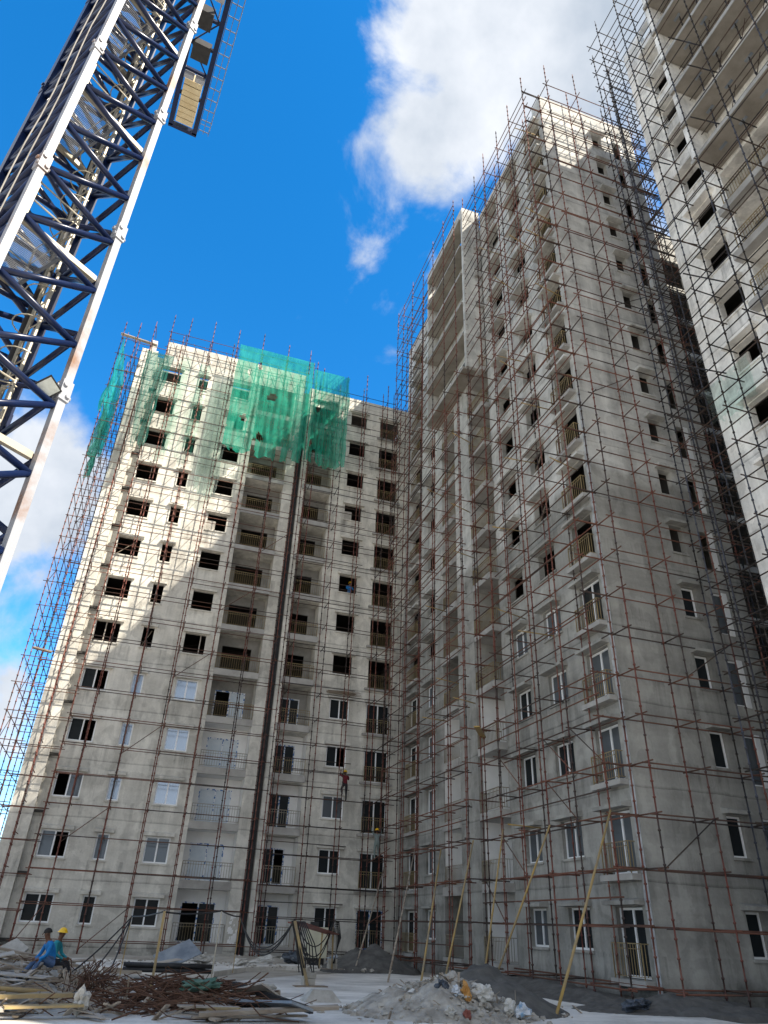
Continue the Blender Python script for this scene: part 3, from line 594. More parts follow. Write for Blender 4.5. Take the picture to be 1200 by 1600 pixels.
ro = random.Random(91)
for F, u0, u1 in ((F1, -4.43, -3.0), (F1, -1.6, -.93), (F1, 1.0, 2.33), (F2, 10.9, 12.24), (FA, w2[0], w2[1]), (FA, w3[0], w3[1]), (FD, wd1[0], wd1[1])):
    for k in range(5, 13):
        z = FLOOR(k); q = ro.random()
        if q < .16: u = u0 + (u1 - u0) * ro.uniform(.35, .75); F.put('window_shore', cached('shore', lambda: MB().box(-.03, 0, .70, .03, .06, 2.0).mesh('window_shore', M['wood_p'])), u, .12, z)
        elif q < .27: F.put('leaning_board', cached(('lb', round(u1 - u0, 2)), lambda: MB().bar((.05, .1, .72), ((u1 - u0) * .8, .14, 1.85), .07, .03).mesh('leaning_board', M['wood'])), u0, .02, z)
        elif q < .36: F.put('block_infill', cached(('bi', round(u1 - u0, 2)), lambda: MB().box(.004, .12, .70, (u1 - u0) * .45, .2, 1.5).mesh('block_infill', M['block'])), u0, .02, z)
# ============================================================ SCAFFOLDS
def cup_pole(h, m):
    def mk():
        b = MB(); r = .028; rc = .05; prof = [(0, r)]
        z = .35
        while z < h - .1: prof += [(z, r), (z + .005, rc), (z + .06, rc), (z + .065, r)]; z += .5
        prof.append((h, r * .75))
        n = 6; b.v = [(pr * math.cos(6.2832 * j / n), pr * math.sin(6.2832 * j / n), pz) for pz, pr in prof for j in range(n)]
        for i in range(len(prof) - 1):
            for j in range(n): b.f.append((i * n + j, i * n + (j + 1) % n, (i + 1) * n + (j + 1) % n, (i + 1) * n + j))
        b.f.append(tuple((len(prof) - 1) * n + j for j in range(n)))
        return b.mesh('standard', m, True)
    return cached(('pole', round(h, 1), m.name), mk)
def scaffold(label, poles, ledgers, transoms, pm='pole', lm='ledger', extra=(), cap=300, jit=0.02, TR=.0275):
    s = thing('scaffold', label, 'scaffolding')
    for i, (x, y, z0, z1) in enumerate(poles):
        mm = M[pm] if not isinstance(pm, (list, tuple)) else M[pm[i % len(pm)]]
        o = inst('standard', cup_pole(round(z1 - z0, 1), mm), s, (x, y, z0))
        a = rnd.uniform(-1, 1) * .1 / max(3, z1 - z0) * 2; o.rotation_euler = (a, -a * .6, rnd.uniform(0, 6))
    for nm, lst, m_ in (('ledger', ledgers, lm), ('transom', transoms, lm)):
        over = lst[cap:]
        for k, (a, b) in enumerate(lst[:cap]):
            dz = rnd.uniform(-jit, jit); dq = rnd.uniform(-1, 1) * (.045 if nm == 'ledger' else .02); ov = rnd.uniform(-.12, .22) if nm == 'transom' else 0; un = (Vector(b) - Vector(a)).normalized(); a2 = Vector((a[0], a[1], a[2] + dz)) - un * max(0, ov) * .6; b2 = Vector((b[0], b[1], b[2] + dz + dq)) + un * max(0, ov) * .4
            tube_part(nm, a2, b2, TR, M[m_], s)
        if over:
            mb = MB()
            for a, b in over: mb.tube([a, b], TR, 5)
            o = mb.build(nm, M[m_], s, True); o['kind'] = 'stuff'
    for nm, a, b, r, m_ in extra: tube_part(nm, a, b, r, M[m_], s)
    return s
LV = [.42 + 1.62 * i for i in range(31)]
def rl(lo, hi): return rnd.uniform(lo, hi)
# --- along the long face of the right block
YA = [21.45, 23.45, 25.45, 27.4, 29.4, 31.15]; YP = [31.2, 33.25, 35.3, 37.6, 40.0, 42.4, 43.6]
XO, XI, XO2 = 15.12, 16.1, 14.35
XI2 = 15.38
poles = [(XO, y, -.1, 51.2 + rl(-.5, .8)) for y in YA] + [(XI, y, -.1, 50.2 + rl(-.6, .6)) for y in YA]
poles += [(XO2, y + .04, -.1, 50.4 + rl(-.8, 1.0) - .05 * (y - 31)) for y in YP] + [(XI2, y + .04, -.1, 33.0 if 31 < y < 38.1 else 49.5) for y in YP]
led, tr = [], []
for i, z in enumerate(LV):
    led += [((XO, YA[0] - .25, z), (XO, YA[-1] + .3, z)), ((XI, YA[0] - .15, z + .06), (XI, 30.7, z + .06)), ((XO2, 31.0, z + .02), (XO2, 43.9, z + .02))]
    if z < 33: led.append(((XI2, 33.1, z + .08), (XI2, 43.9, z + .08)))
    else: led.append(((XI2, 38.2, z + .08), (XI2, 43.9, z + .08)))
    if i % 2: led.append(((XO - .03, YA[0] - .2, z + .8), (XO - .03, YA[-1] + .2, z + .8)))
    if i % 3 == 0: led.append(((XO2 - .03, 31.2, z + .8), (XO2 - .03, 43.6, z + .8)))
    for y in YA: tr.append(((XO - .1, y + .05, z + .05), (XI + .2, y + .05, z + .05)))
    for y in YP:
        if z < 33 or y > 38.1: tr.append(((XO2 - .1, y + .09, z + .06), (XI2 + .25, y + .09, z + .06)))
extra = []
for i in range(14):
    j = rnd.randrange(5); z = LV[rnd.randrange(1, 29)]; extra.append(('brace', (XO + .05, YA[j], z), (XO + .05, YA[j + 1], z + 1.62), .022, 'ledger'))
for i in range(16):
    y = rnd.choice(YA[:4]) + rnd.uniform(.2, .8); z = LV[3 + rnd.randrange(26)] + rnd.uniform(-.3, .3); extra.append(('putlog', (XO - .5, y, z), (XI + .3, y + rnd.uniform(-.2, .6), z + .02), .03, 'bamboo'))
for i in range(8):
    y = rnd.choice(YP[:3]) + rnd.uniform(.2, .8); z = LV[5 + rnd.randrange(14)]; extra.append(('putlog', (XO2 - .3, y, z), (XI2 + .2, y + rnd.uniform(-.2, .6), z + .02), .03, 'bamboo'))
scaffold('red-brown scaffold on the long shaded face of the tall block, propped by yellow poles', poles, led, tr, 'pole', 'ledger', extra)
# --- across the end wall of the right block
XBp = [16.15, 18.45, 20.85, 23.3]; YBo, YBi = 20.46, 21.38
poles = [(x + .03, YBo, -.1, 51.6 + rl(-.5, .5)) for x in XBp] + [(x, YBi, -.1, 50.7 + rl(-.5, .5)) for x in XBp[1:]]
led, tr, extra = [], [], []
for z in LV:
    led += [((15.95, YBo + .05, z - .02), (24.3, YBo + .05, z - .02)), ((15.0, YBi + .06, z + .03), (24.1, YBi + .06, z + .03))]
    for x in XBp: tr.append(((x + .07, YBo - .12, z + .03), (x + .07, YBi + .2, z + .03)))
for i in range(6): z = LV[2 + 4 * i]; extra.append(('brace', (XBp[i % 3], YBo - .04, z), (XBp[i % 3 + 1], YBo - .04, z + 1.62), .022, 'ledger_d'))
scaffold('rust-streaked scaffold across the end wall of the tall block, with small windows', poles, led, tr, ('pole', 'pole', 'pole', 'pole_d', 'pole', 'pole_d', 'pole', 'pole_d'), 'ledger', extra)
# --- in the gap, seen end on
poles, led, tr = [], [], []
for x in (24.1, 25.3, 26.6):
    for y in (20.6, 23.0): poles.append((x, y, -.1, 49.5 + rl(-1, 1)))
for z in LV[:30]:
    for y in (20.6, 23.0): led.append(((23.7, y + .05, z + .3), (27.0, y + .05, z + .3)))
    for x in (24.1, 25.3, 26.6): tr.append(((x + .05, 20.0, z + .36), (x + .05, 23.3, z + .36)))
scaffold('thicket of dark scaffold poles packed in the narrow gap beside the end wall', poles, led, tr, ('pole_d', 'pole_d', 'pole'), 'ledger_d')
# --- on the near right block
YD = [17.75, 15.9, 13.9, 11.8, 9.6, 7.4]; XDo, XDi = 18.75, 19.75
poles = [(XDo, y, -.1, 53.3) for y in YD] + [(XDi, y, -.1, 51.5 if y > 14.7 else 33.0) for y in YD] + [(x, 18.75, -.1, 50.5 + rl(-.5, 1.5)) for x in (18.75, 19.8, 21.6, 23.4)] + [(x, 19.7, -.1, 50.0 + rl(-.5, 1.0)) for x in (20.6, 22.4, 24.2)]
led, tr, extra = [], [], []
for z in [.1 + 1.62 * i for i in range(33)]:
    led += [((XDo, 19.0, z), (XDo, 6.5, z)), ((18.5, 18.78, z + .04), (25.0, 18.78, z + .04)), ((20.4, 19.73, z + .1), (25.0, 19.73, z + .1))]
    led.append(((XDi, 18.6, z + .07), (XDi, 7.0 if z < 33 else 14.9, z + .07)))
    for y in YD:
        if z < 33 or y > 14.7: tr.append(((XDo - .1, y + .06, z + .06), (XDi + .3, y + .06, z + .06)))
    for x in (20.6, 22.4, 24.2): tr.append(((x + .1, 18.6, z + .08), (x + .1, 19.9, z + .08)))
for y in (13.4, 12.2, 10.9, 9.3): poles.append((XDi + .15, y, 33.7, 51.0))
for k_ in range(11, 16):
    for dz_ in (.55, 1.1, 1.9): extra.append(('ledger', (XDi + .12, 14.2, FLOOR(k_) + dz_), (XDi + .12, 7.0, FLOOR(k_) + dz_ + rnd.uniform(-.1, .1)), .024, 'ledger_d'))
    for y in (13.0, 11.5, 10.2): extra.append(('brace', (XDi + .2, y, FLOOR(k_) + .1), (XDi + .2, y - 1.1, FLOOR(k_) + 2.3), .022, 'ledger_d'))
for (y, z) in ((16.6, 30.1), (15.8, 26.7), (17.0, 22.4), (13.2, 34.4), (13.0, 41.2), (16.8, 36.7), (12.5, 37.6)): extra.append(('putlog', (XDo - .6, y, z), (XDi + .4, y - .25, z), .032, 'pole_d'))
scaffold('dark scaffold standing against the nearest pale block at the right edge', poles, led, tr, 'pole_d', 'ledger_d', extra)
# --- on the left and middle blocks
YO, YI = 43.4, 44.3
XC1 = [-5.6, -4.45, -3.3, -1.25, .75, 2.8, 4.85, 6.7]; XC2 = [7.75, 9.85, 11.75, 13.5, 14.6]
LC = [.3 + 1.56 * i for i in range(27)]
poles = [(x, YO, -.1, (41.6 if x < -4.5 else 43.2 if x < 5.5 else 42.6) + rl(-.3, .3)) for x in XC1] + [(x - .05, YI, -.1, (40.8 if x < -4.5 else 42.2) + rl(-.3, .3)) for x in XC1]
poles += [(x + .0, y, 43.0 * 0 - .1, 42.0) for x, y in ((7.32, 43.7), (7.4, 43.3))]
led, tr = [], []
for z in LC:
    top = 40.3
    if z < top: led += [((-6.9, YO, z), (-4.3, YO, z)), ((-6.6, YI, z + .07), (-4.3, YI, z + .07))]
    led += [((-4.6, YO - .03, z + .3), (7.3, YO - .03, z + .3)), ((-4.5, YI - .02, z + .38), (6.9, YI - .02, z + .38))]
    for x in XC1: tr.append(((x + .06, YO - .15, z + .34), (x + .06, YI + .3, z + .34)))
extra = [('brace', (XC1[i % 6 + 1], YO + .08, LC[3 * i % 24]), (XC1[i % 6 + 2], YO + .08, LC[3 * i % 24 + 1] + .3), .022, 'ledger') for i in range(9)]
for i in range(13): extra.append(('brace', (-4.3 + i * .85, YI - .06, LC[26] + .4), (-3.6 + i * .85, YI - .06, LC[25] + .4), .02, 'ledger'))
# side return against the sky
for y in (43.4, 45.3, 47.2, 49.1):
    for x in (-6.75, -7.65): poles.append((x, y, -.1, 41.5 + rl(-.6, .4)))
for z in LC[:26]:
    for x in (-6.75, -7.65): led.append(((x, 43.2, z + .12), (x, 49.4, z + .12)))
    for y in (43.4, 45.3, 47.2, 49.1): tr.append(((-7.8, y + .06, z + .16), (-6.35, y + .06, z + .16)))
for i in range(12): extra.append(('brace', (-7.68, 43.4 + 1.9 * (i % 3), LC[2 * i]), (-7.68, 45.3 + 1.9 * (i % 3), LC[2 * i + 1] + .1), .022, 'ledger_d'))
tr.sort(key=lambda t: t[0][2])
scaffold('salmon-red pole scaffold on the left block, sunlit above and draped with green net', poles, led, tr, 'pole', 'ledger', extra, TR=.0235)
poles = [(x, YO, -.1, 41.6 + rl(-.3, .5)) for x in XC2] + [(x - .05, YI, -.1, 41.0 + rl(-.3, .3)) for x in XC2]
led, tr = [], []
for z in LC[:26]:
    led += [((7.3, YO, z + .12), (14.3, YO, z + .12)), ((7.5, YI, z + .2), (15.4, YI, z + .2))]
    if rnd.random() < .6: led.append(((7.5, YI + .2, z + .9), (12.5, YI + .2, z + .9)))
    for x in XC2: tr.append(((x + .06, YO - .15, z + .16), (x + .06, YI + .2, z + .16)))
extra = [('brace', (13.6, YO, LC[i]), (14.5, 42.2, LC[i] + .75), .024, 'ledger') for i in range(1, 25, 2)]
scaffold('dark red scaffold on the middle block in the shaded inner corner', poles, led, tr, 'pole', 'ledger_d', extra, TR=.0235)

# planks and waste lying on the scaffolds
def plank_on(a, b, w, t, m, label, grp=None):
    o = MB().bar((0, 0, 0), Vector(b) - Vector(a), w, t).build('scaffold_board', M[m]); o.location = a
    return tag(o, label, 'board', grp)
plank_on((-7.9, 43.6, 39.95), (-5.2, 43.7, 39.75), .28, .06, 'wood_p', 'weathered board sticking out past the top left corner of the left scaffold')
plank_on((-7.3, 43.3, 14.95), (-6.3, 43.6, 14.9), .3, .08, 'wood', 'short grey board jutting left from the scaffold halfway up the left block')
plank_on((15.4, 31.4, 9.86), (14.2, 29.6, 9.86), .26, .06, 'bamboo', 'yellow board laid across the scaffold by the balcony recess')

mb = MB(); rb_ = random.Random(8)
for i in range(26): a = Vector((10.6 + rb_.uniform(-.1, .3), YC - .25 + rb_.uniform(-.15, .1), FLOOR(4) + 2.28 + rb_.uniform(0, .16))); mb.tube([a, a + Vector((rb_.uniform(1.3, 2.1), rb_.uniform(-.2, .2), rb_.uniform(-.05, .12)))], .018, 4)
o = mb.build('stick_bundle', M['wood']); tag(o, 'bundle of brown sticks laid over a window shade of the middle block', 'stick bundle', None, 'stuff')
# ============================================================ DEBRIS NETS
def net(label, mname, x0, x1, z0, z1, y, fold, seed, lean=0, grp=None, axis='x', ragged=.5, gather=0.0):
    rg = random.Random(seed); nx, nz = 64, 44; mb = MB(); ph = [rg.uniform(0, 6) for _ in range(6)]
    for j in range(nz + 1):
        t = j / nz
        for i in range(nx + 1):
            s = i / nx
            low = ragged * (mnoise.noise((s * 3.1 + seed, 1.7, 0)) + .5 * mnoise.noise((s * 9 + seed, .3, 0))) + .35 * math.sin(s * 3.14159) * ragged
            z = z1 + (z0 - low - z1) * t
            a = fold * min(1, .04 + 3.2 * t) * (.5 + .6 * t)
            wv = math.sin(s * 21 + ph[3] + 7.0 * t) * .4 * t + math.sin(s * 33 + ph[0] + 1.6 * t + 2.5 * mnoise.noise((s * 4, t * 1.5, seed))) * .5 + math.sin(s * 71 + ph[1] - 1.1 * t) * .25 + mnoise.noise((s * 6, t * 5, seed + 3)) * .9
            u = x0 + (x1 - x0) * (s + gather * t * (.5 - s)) + lean * t + .12 * mnoise.noise((t * 5, s * 3, seed + 9))
            d = y - .05 - a * (wv * .5 + .35)
            mb.v.append((u, d, z) if axis == 'x' else (d, u, z))
    for j in range(nz):
        for i in range(nx):
            k = j * (nx + 1) + i; s, t = i / nx, j / nz
            if mnoise.noise((s * 9 + seed * 3, t * 8, 5)) > .53 or (t > .86 and mnoise.noise((s * 13, t * 4 + seed, 2)) > .12 + (1 - t) * 2.2): continue
            mb.f.append((k, k + 1, k + nx + 2, k + nx + 1))
    o = mb.build('debris_net', M[mname], None, True); tag(o, label, 'safety net', grp); return o
net('large green net hung across the top floors of the left block, over the balcony bay', 'net', .95, 7.05, 31.2, 41.6, 43.28, .62, 1)
net('narrower green net hanging right of the dark slit, half in shade with a torn slit', 'net', 7.15, 10.15, 31.6, 40.9, 43.25, .55, 2)
net('thin green net strip over the right edges of the topmost wide windows, left block', 'net_thin', -3.25, -2.5, 30.9, 39.9, 44.4, .2, 3)
net('thin green net strip hanging over the topmost slit windows of the left block', 'net_thin', -1.75, -1.0, 31.2, 39.6, 44.4, .2, 13)
net('grey gauze veil hanging left of the large green net on the left block', 'net_gauze', -.5, 1.2, 28.2, 38.2, 44.35, .2, 14, ragged=.9)
net('bunched grey-green net gathered along the corner groove of the left block', 'net_dark', -5.7, -3.75, 29.9, 38.6, 43.2, .5, 4, gather=.55)
net('bright sky-tinted net bulging from the far left side of the left scaffold', 'net_skylit', 43.0, 48.8, 32.0, 39.2, -7.45, .42, 5, axis='y', ragged=1.6)
net('dark teal net strip trailing down the left scaffold below the bright one', 'net_dark', 43.2, 47.0, 29.0, 33.6, -7.4, .4, 6, axis='y', ragged=1.4, gather=.4)
net('thin grey net stretched over a window of the nearest right block', 'net_faint', 15.4, 17.9, 20.2, 22.2, 19.95, .06, 8, axis='y', ragged=.3)

# ============================================================ TOWER CRANE
cr = thing('tower_crane', 'navy and white lattice tower crane rising out of the top left corner', 'crane', (-3.63, 10.34, 0))
CB = Vector((-3.63, 10.34, 0))
LEG = [Vector((-3.74, 9.15, 0)), Vector((-2.44, 10.23, 0)), Vector((-3.52, 11.53, 0)), Vector((-4.82, 10.45, 0))]   # near, right, far, left
LEG = [p - CB for p in LEG]
TOP = 57.0
zj = [1.17 + 4 * i for i in range(14)]
ax_ = (LEG[1] - LEG[0]).normalized(); ay_ = (LEG[3] - LEG[0]).normalized()
ang = math.atan2(ax_.y, ax_.x)
for p in LEG:
    for z in [-.1] + zj:      # mast sections, one leg piece each, joined at pinned ends
        z1 = min(TOP, z + 4 if z > 0 else 1.17); h = z1 - z - .01
        if h < .5: continue
        me = cached(('leg', round(h, 2)), lambda: MB().box(-.07, -.07, 0, .07, .07, h).mesh('mast_leg', M['cr_white']))
        o = inst('mast_leg', me if p is LEG[0] or p is LEG[1] else cached(('legb', round(h, 2)), lambda: MB().box(-.085, -.085, 0, .085, .085, h).mesh('mast_leg', M['cr_blue'])), cr, (p.x, p.y, z), (0, 0, ang))
def conn_mesh():
    b = MB().box(-.095, -.095, -.2, .095, .095, .2)
    for s in (-1, 1): b.tube([(-.125, s * .045, .1 * s), (.125, s * .045, .1 * s)], .04, 8); b.tube([(s * .045, -.125, -.1 * s), (s * .045, .125, -.1 * s)], .04, 8)
    return b.mesh('leg_joint', M['cr_white'])
cm = conn_mesh(); cm2 = cm.copy(); cm2.materials.clear(); cm2.materials.append(M['cr_blue'])
for p in LEG:
    for z in zj: inst('leg_joint', cm if p is LEG[0] or p is LEG[1] else cm2, cr, (p.x, p.y, z), (0, 0, ang))
br = []
for f in range(4):
    a, b = LEG[f], LEG[(f + 1) % 4]; d = (b - a).normalized(); a2, b2 = a + d * .08, b - d * .08
    zz = 1.17 - 1.333 * 0 + .0; n = 0
    while zz < TOP - 2:
        A = Vector((a2.x, a2.y, zz)); br.append((A, Vector((b2.x, b2.y, zz - .33)))); br.append((A, Vector((b2.x, b2.y, zz + 1.0)))) if zz + 1.0 < TOP else None
        if f in (2, 3): br.append((Vector((b2.x, b2.y, zz + .3)), Vector((a2.x, a2.y, zz - .36)))); br.append((Vector((b2.x, b2.y, zz + .3)), Vector((a2.x, a2.y, zz + 1.0))))
        zz += 1.3333
br = [q for q in br if min(q[0].z, q[1].z) > .1 and max(q[0].z, q[1].z) < TOP]
br.sort(key=lambda q: abs(q[0].z - 13))
for i, (a, b) in enumerate(br[:296]):
    L_ = (b - a).length; me = cached(('brace', round(L_, 2)), lambda: MB().tube([(0, 0, 0), (0, 0, L_)], .06, 8).mesh('brace', M['cr_blue'], True))
    o = inst('brace', me, cr, a); o.rotation_euler = (b - a).to_track_quat('Z', 'Y').to_euler()
if br[296:]:
    mb = MB(); [mb.tube([a, b], .048, 6) for a, b in br[296:]]; o = mb.build('brace', M['cr_blue'], cr, True); o['kind'] = 'stuff'
# climbing frame inside: platforms, ladders with hoops, cables
inner = lambda u, v, z: Vector((LEG[0].x, LEG[0].y, 0)) + ax_ * u + ay_ * v + Vector((0, 0, z))
Wm_ = 1.69
for i, z in enumerate(zj[:14]):
    zp = z - 1.25
    if zp < 2: continue
    pl = MB()
    for t in range(26): u = .14 + t * .033; pl.bar(inner(u, .15, zp), inner(u, Wm_ - .15, zp), .005, .012)
    for t in range(34): v = .17 + t * .041; pl.bar(inner(.14, v, zp), inner(.96, v, zp), .005, .012)
    pl.bar(inner(.1, .15, zp), inner(.1, Wm_ - .15, zp), .05, .06).bar(inner(.98, .15, zp), inner(.98, Wm_ - .15, zp), .05, .06)
    pf = pl.build('mast_platform', M['grating'], cr)
    b2_ = MB().bar(inner(.08, .12, zp - .05), inner(Wm_ - .08, .12, zp - .05), .09, .12).bar(inner(.08, Wm_ - .12, zp - .05), inner(Wm_ - .08, Wm_ - .12, zp - .05), .09, .12)
    b2_.build('platform_beam', M['galv'], cr)
    h_ = MB()
    for (u, v) in ((.15, .16), (1.0, .16), (1.0, Wm_ - .16), (.15, Wm_ - .16)): h_.tube([inner(u, v, zp), inner(u, v, zp + 1.05)], .022, 6)
    for zz in (.55, 1.03): h_.tube([inner(.15, .16, zp + zz), inner(1.0, .16, zp + zz), inner(1.0, Wm_ - .16, zp + zz), inner(.15, Wm_ - .16, zp + zz)], .018, 6)
    h_.build('guard_rail', M['galv'], cr)
    # ladder flight with safety hoops
    u0 = 1.15 if i % 2 else 1.2
    ld = MB()
    for v in (.62, 1.0): ld.tube([inner(u0, v, zp), inner(u0, v, zp + 4.0)], .03, 6)
    for r_ in range(14): ld.tube([inner(u0, .62, zp + .2 + r_ * .28), inner(u0, 1.0, zp + .2 + r_ * .28)], .014, 5)
    lo = ld.build('ladder', M['galv'], cr)
    for r_ in range(4):
        hp = [inner(u0 - .33 * math.sin(math.pi * q / 8), .81 - .32 * math.cos(math.pi * q / 8), zp + 1.2 + r_ * .75) for q in range(9)]
        MB().tube(hp, .013, 5, False).build('ladder_hoop', M['galv'], lo)
    MB().tube([inner(.1, Wm_ - .1, z), inner(Wm_ - .1, .1, z)], .045, 6).build('cross_tie', M['cr_blue'], cr)
mb = MB().tube([inner(1.25, 1.2, z) for z in range(2, 56, 3)], .085, 8); mb.build('power_riser', M['dark'], cr, True)
# slewing ring, tower head, counter-jib and jib
def Wl(v): return Vector(v) - CB
jz = 58.0
jdir = Vector((-7.05, 37.6, 0)) - Vector((CB.x, CB.y, 0)); JL = jdir.length; jdir.normalize(); jx = Vector((jdir.y, -jdir.x, 0))
J = lambda s, t, z=0: jdir * s + jx * t + Vector((0, 0, jz + z))
MB().tube([(0, 0, TOP - .2), (0, 0, TOP + .9)], [1.25, 1.35], 20).build('slewing_ring', M['cr_blue'], cr)
hd = MB()
for s in (-1, 1):
    for t in (-1, 1): hd.bar(J(.8 * s, .8 * t, 0), J(.25 * s, .3 * t, 8), .16)
for q in range(6):
    f = 1 - q / 7
    hd.bar(J(-.8 * f, .8 * f, q * 1.3), J(.8 * f, .8 * f, q * 1.3), .08).bar(J(-.8 * f, -.8 * f, q * 1.3), J(.8 * f, -.8 * f, q * 1.3), .08).bar(J(.8 * f, -.8 * f, q * 1.3), J(.8 * f, .8 * f, q * 1.3), .08)
hd.build('tower_head', M['cr_blue'], cr)
for t in (-.98, .98): MB().bar(J(-.5, t), J(JL, t), .36, .5).build('counter_jib_beam', M['cr_blue'], cr)
for s in [2 + 2.05 * q for q in range(12)]:
    MB().bar(J(s, -.85), J(s, .85), .2, .26).build('cross_beam', M['cr_blue'], cr)
xb = MB()
for q in range(11): s = 2 + 2.05 * q; sg = 1 if q % 2 else -1; xb.bar(J(s, -.8 * sg), J(s + 2.05, .8 * sg), .09)
xb.build('jib_bracing', M['cr_blue'], cr)
MB().bar(J(JL, -1.15), J(JL, 1.15), .3, .5).build('end_beam', M['cr_blue'], cr)
for q in range(8): MB().bar(J(JL - .75 - q * .47, -.68, .25 + .04 * (q % 2)), J(JL - .75 - q * .47, .68, .25 + .04 * (q % 2)), .42, 1.0).build('counterweight', M['cream'], cr)
MB().bar(J(JL - 4.6, -.78, -.2), J(JL - 4.6, -.05, -.2), .35, .5).bar(J(JL - 4.6, .05, -.2), J(JL - 4.6, .78, -.2), .35, .5).build('ballast_hanger', M['cr_white'], cr)
for s, t, w_, h_ in ((JL - 6.6, 0, 1.3, .7), (JL - 9.0, -.2, 1.0, .9), (JL - 12.2, .3, .9, .8), (JL - 14.6, -.2, 1.3, .8), (JL - 17.2, .1, 1.0, .9)): MB().bar(J(s, t - w_ / 2, .05), J(s, t + w_ / 2, .05), 1.3, h_).build('hoist_winch', M['dark'], cr)
MB().bar(J(JL - 11, .1, -.3), J(JL - 11, .75, -.3), .7, .35).build('control_box', M['cr_white'], cr)
MB().bar(J(JL - 17.5, -.4, -.1), J(JL - 14.0, -.4, -.1), 1.2, .06).build('winch_tray', M['grating'], cr)
wk = MB()
for t in (1.22, 1.62, 2.04): wk.bar(J(.5, t, -.05), J(JL - .3, t, -.05), .045, .05)
for q in range(29): wk.bar(J(.6 + q * .94, 1.18, -.07), J(.6 + q * .94, 2.05, -.07), .06, .05)
for q in range(150): wk.bar(J(.6 + q * .1, 1.2, -.07), J(.6 + q * .1, 1.62, -.07), .012, .02)
for t in (-1.3, -1.55): wk.bar(J(JL - 8, t, -.05), J(JL - .3, t, -.05), .03, .04)
for q in range(18): wk.bar(J(JL - 8 + q * .45, -1.18, -.07), J(JL - 8 + q * .45, -1.6, -.07), .04, .03)
wk.build('jib_walkway', M['grating'], cr)
gr_ = MB()
for q in range(15): s = .8 + q * 1.85; gr_.tube([J(s, 2.02, -.1), J(s, 2.06, 1.05)], .025, 5)
for z in (.5, 1.03): gr_.tube([J(.8, 2.05, z), J(JL - .4, 2.05, z)], .025, 5)
gr_.tube([J(JL - .4, 1.2, 1.03), J(JL - .4, 2.05, 1.03)], .025, 5)
gr_.build('jib_guard_rail', M['galv'], cr)
for t in (-.6, .6): MB().tube([J(.3, t * .5, 8), J(JL - 9, t, .3)], .05, 6).build('tie_bar', M['cr_white'], cr)
jb = MB()
for t in (-.7, .7): jb.bar(J(-.8, t, .2), J(-38, t, .2), .16)
jb.bar(J(-.8, 0, 1.5), J(-38, 0, 1.5), .16)
for q in range(24):
    s = -.8 - q * 1.55
    for t in (-.7, .7): jb.bar(J(s, t, .2), J(s - .77, 0, 1.5), .07).bar(J(s - .77, 0, 1.5), J(s - 1.55, t, .2), .07)
    jb.bar(J(s, -.7, .2), J(s - 1.55, .7, .2), .06)
jb.build('main_jib', M['cr_blue'], cr)
# floodlight and cables fixed to the mast
fl = thing('floodlight', 'square floodlight clamped to the right white leg of the crane mast', 'lamp', (-2.62, 10.02, 9.05))
dirf = Vector((.25, -.75, -.6)).normalized(); q_ = dirf.to_track_quat('-Z', 'Y').to_matrix().to_4x4() @ Matrix.Rotation(R(38), 4, 'Z')
MB().box(-.15, -.15, .0, .15, .15, .1, q_).build('lamp_housing', M['dark'], fl); MB().box(-.125, -.125, -.012, .125, .125, -.002, q_).build('lamp_glass', M['lamp'], fl)
MB().bar((0, 0, .05), (.14, .12, .12), .05).build('bracket', M['dark'], fl)
for i, (sx_, sd) in enumerate(((-.1, 2), (-.16, 5))):
    pts = []
    for j in range(60):
        z = 4 + j * .85; p = CB + LEG[0] + Vector((-.12 + sx_ * .5 + .06 * mnoise.noise((j * .35, sd, 0)), -.1 + .08 * mnoise.noise((j * .3, sd, 4)), z)) + (-ax_ * (.05 + .1 * i)); pts.append(p)
    o = MB().tube(pts, .013, 5).build('power_cable', M['cable_w'], None, True); tag(o, ('grey cable snaking up the outer white leg of the crane', 'second thinner looped cable hanging beside the outer white crane leg')[i], 'cable')

# ============================================================ PROPS leaning on the scaffold
props = [((10.33, 29.88), (14.35, 37.8, 5.32)), ((10.9, 27.97), (14.35, 34.26, 5.09)), ((12.15, 28.82), (14.35, 30.6, 5.18)), ((13.5, 28.3), (15.05, 29.11, 5.53)), ((13.3, 27.2), (15.05, 25.28, 5.33)), ((10.91, 18.76), (15.05, 21.34, 5.39)), ((11.15, 37.0), (14.61, 43.3, 4.98))]
plb = ['grey weathered prop pole leaning into the inner corner scaffold', 'second yellow prop from the inner corner, leaning on the right scaffold', 'third yellow prop from the inner corner, foot behind the rubbish heap', 'steep yellow prop beside the white balcony recess', 'yellow prop crossing the pair of white windows, foot behind the dark sand', 'nearest and longest yellow prop, foot right of the dark sand heap', 'pale prop pole leaning on the middle block left of the sand heap']
fix = {}
for i, ((x, y), t) in enumerate(props):
    if i in fix: x, y = fix[i]
    o = MB().tube([(0, 0, 0), ((Vector(t) - Vector((x, y, 0))) * .5 + Vector((0, 0, -.03))), Vector(t) - Vector((x, y, 0))], [.04, .038, .034], 8).build('prop_pole', M['wood' if i in (0, 6) else 'bamboo'], None, True); o.location = (x, y, .0); tag(o, plb[i], 'prop', 'props leaning on the scaffold')

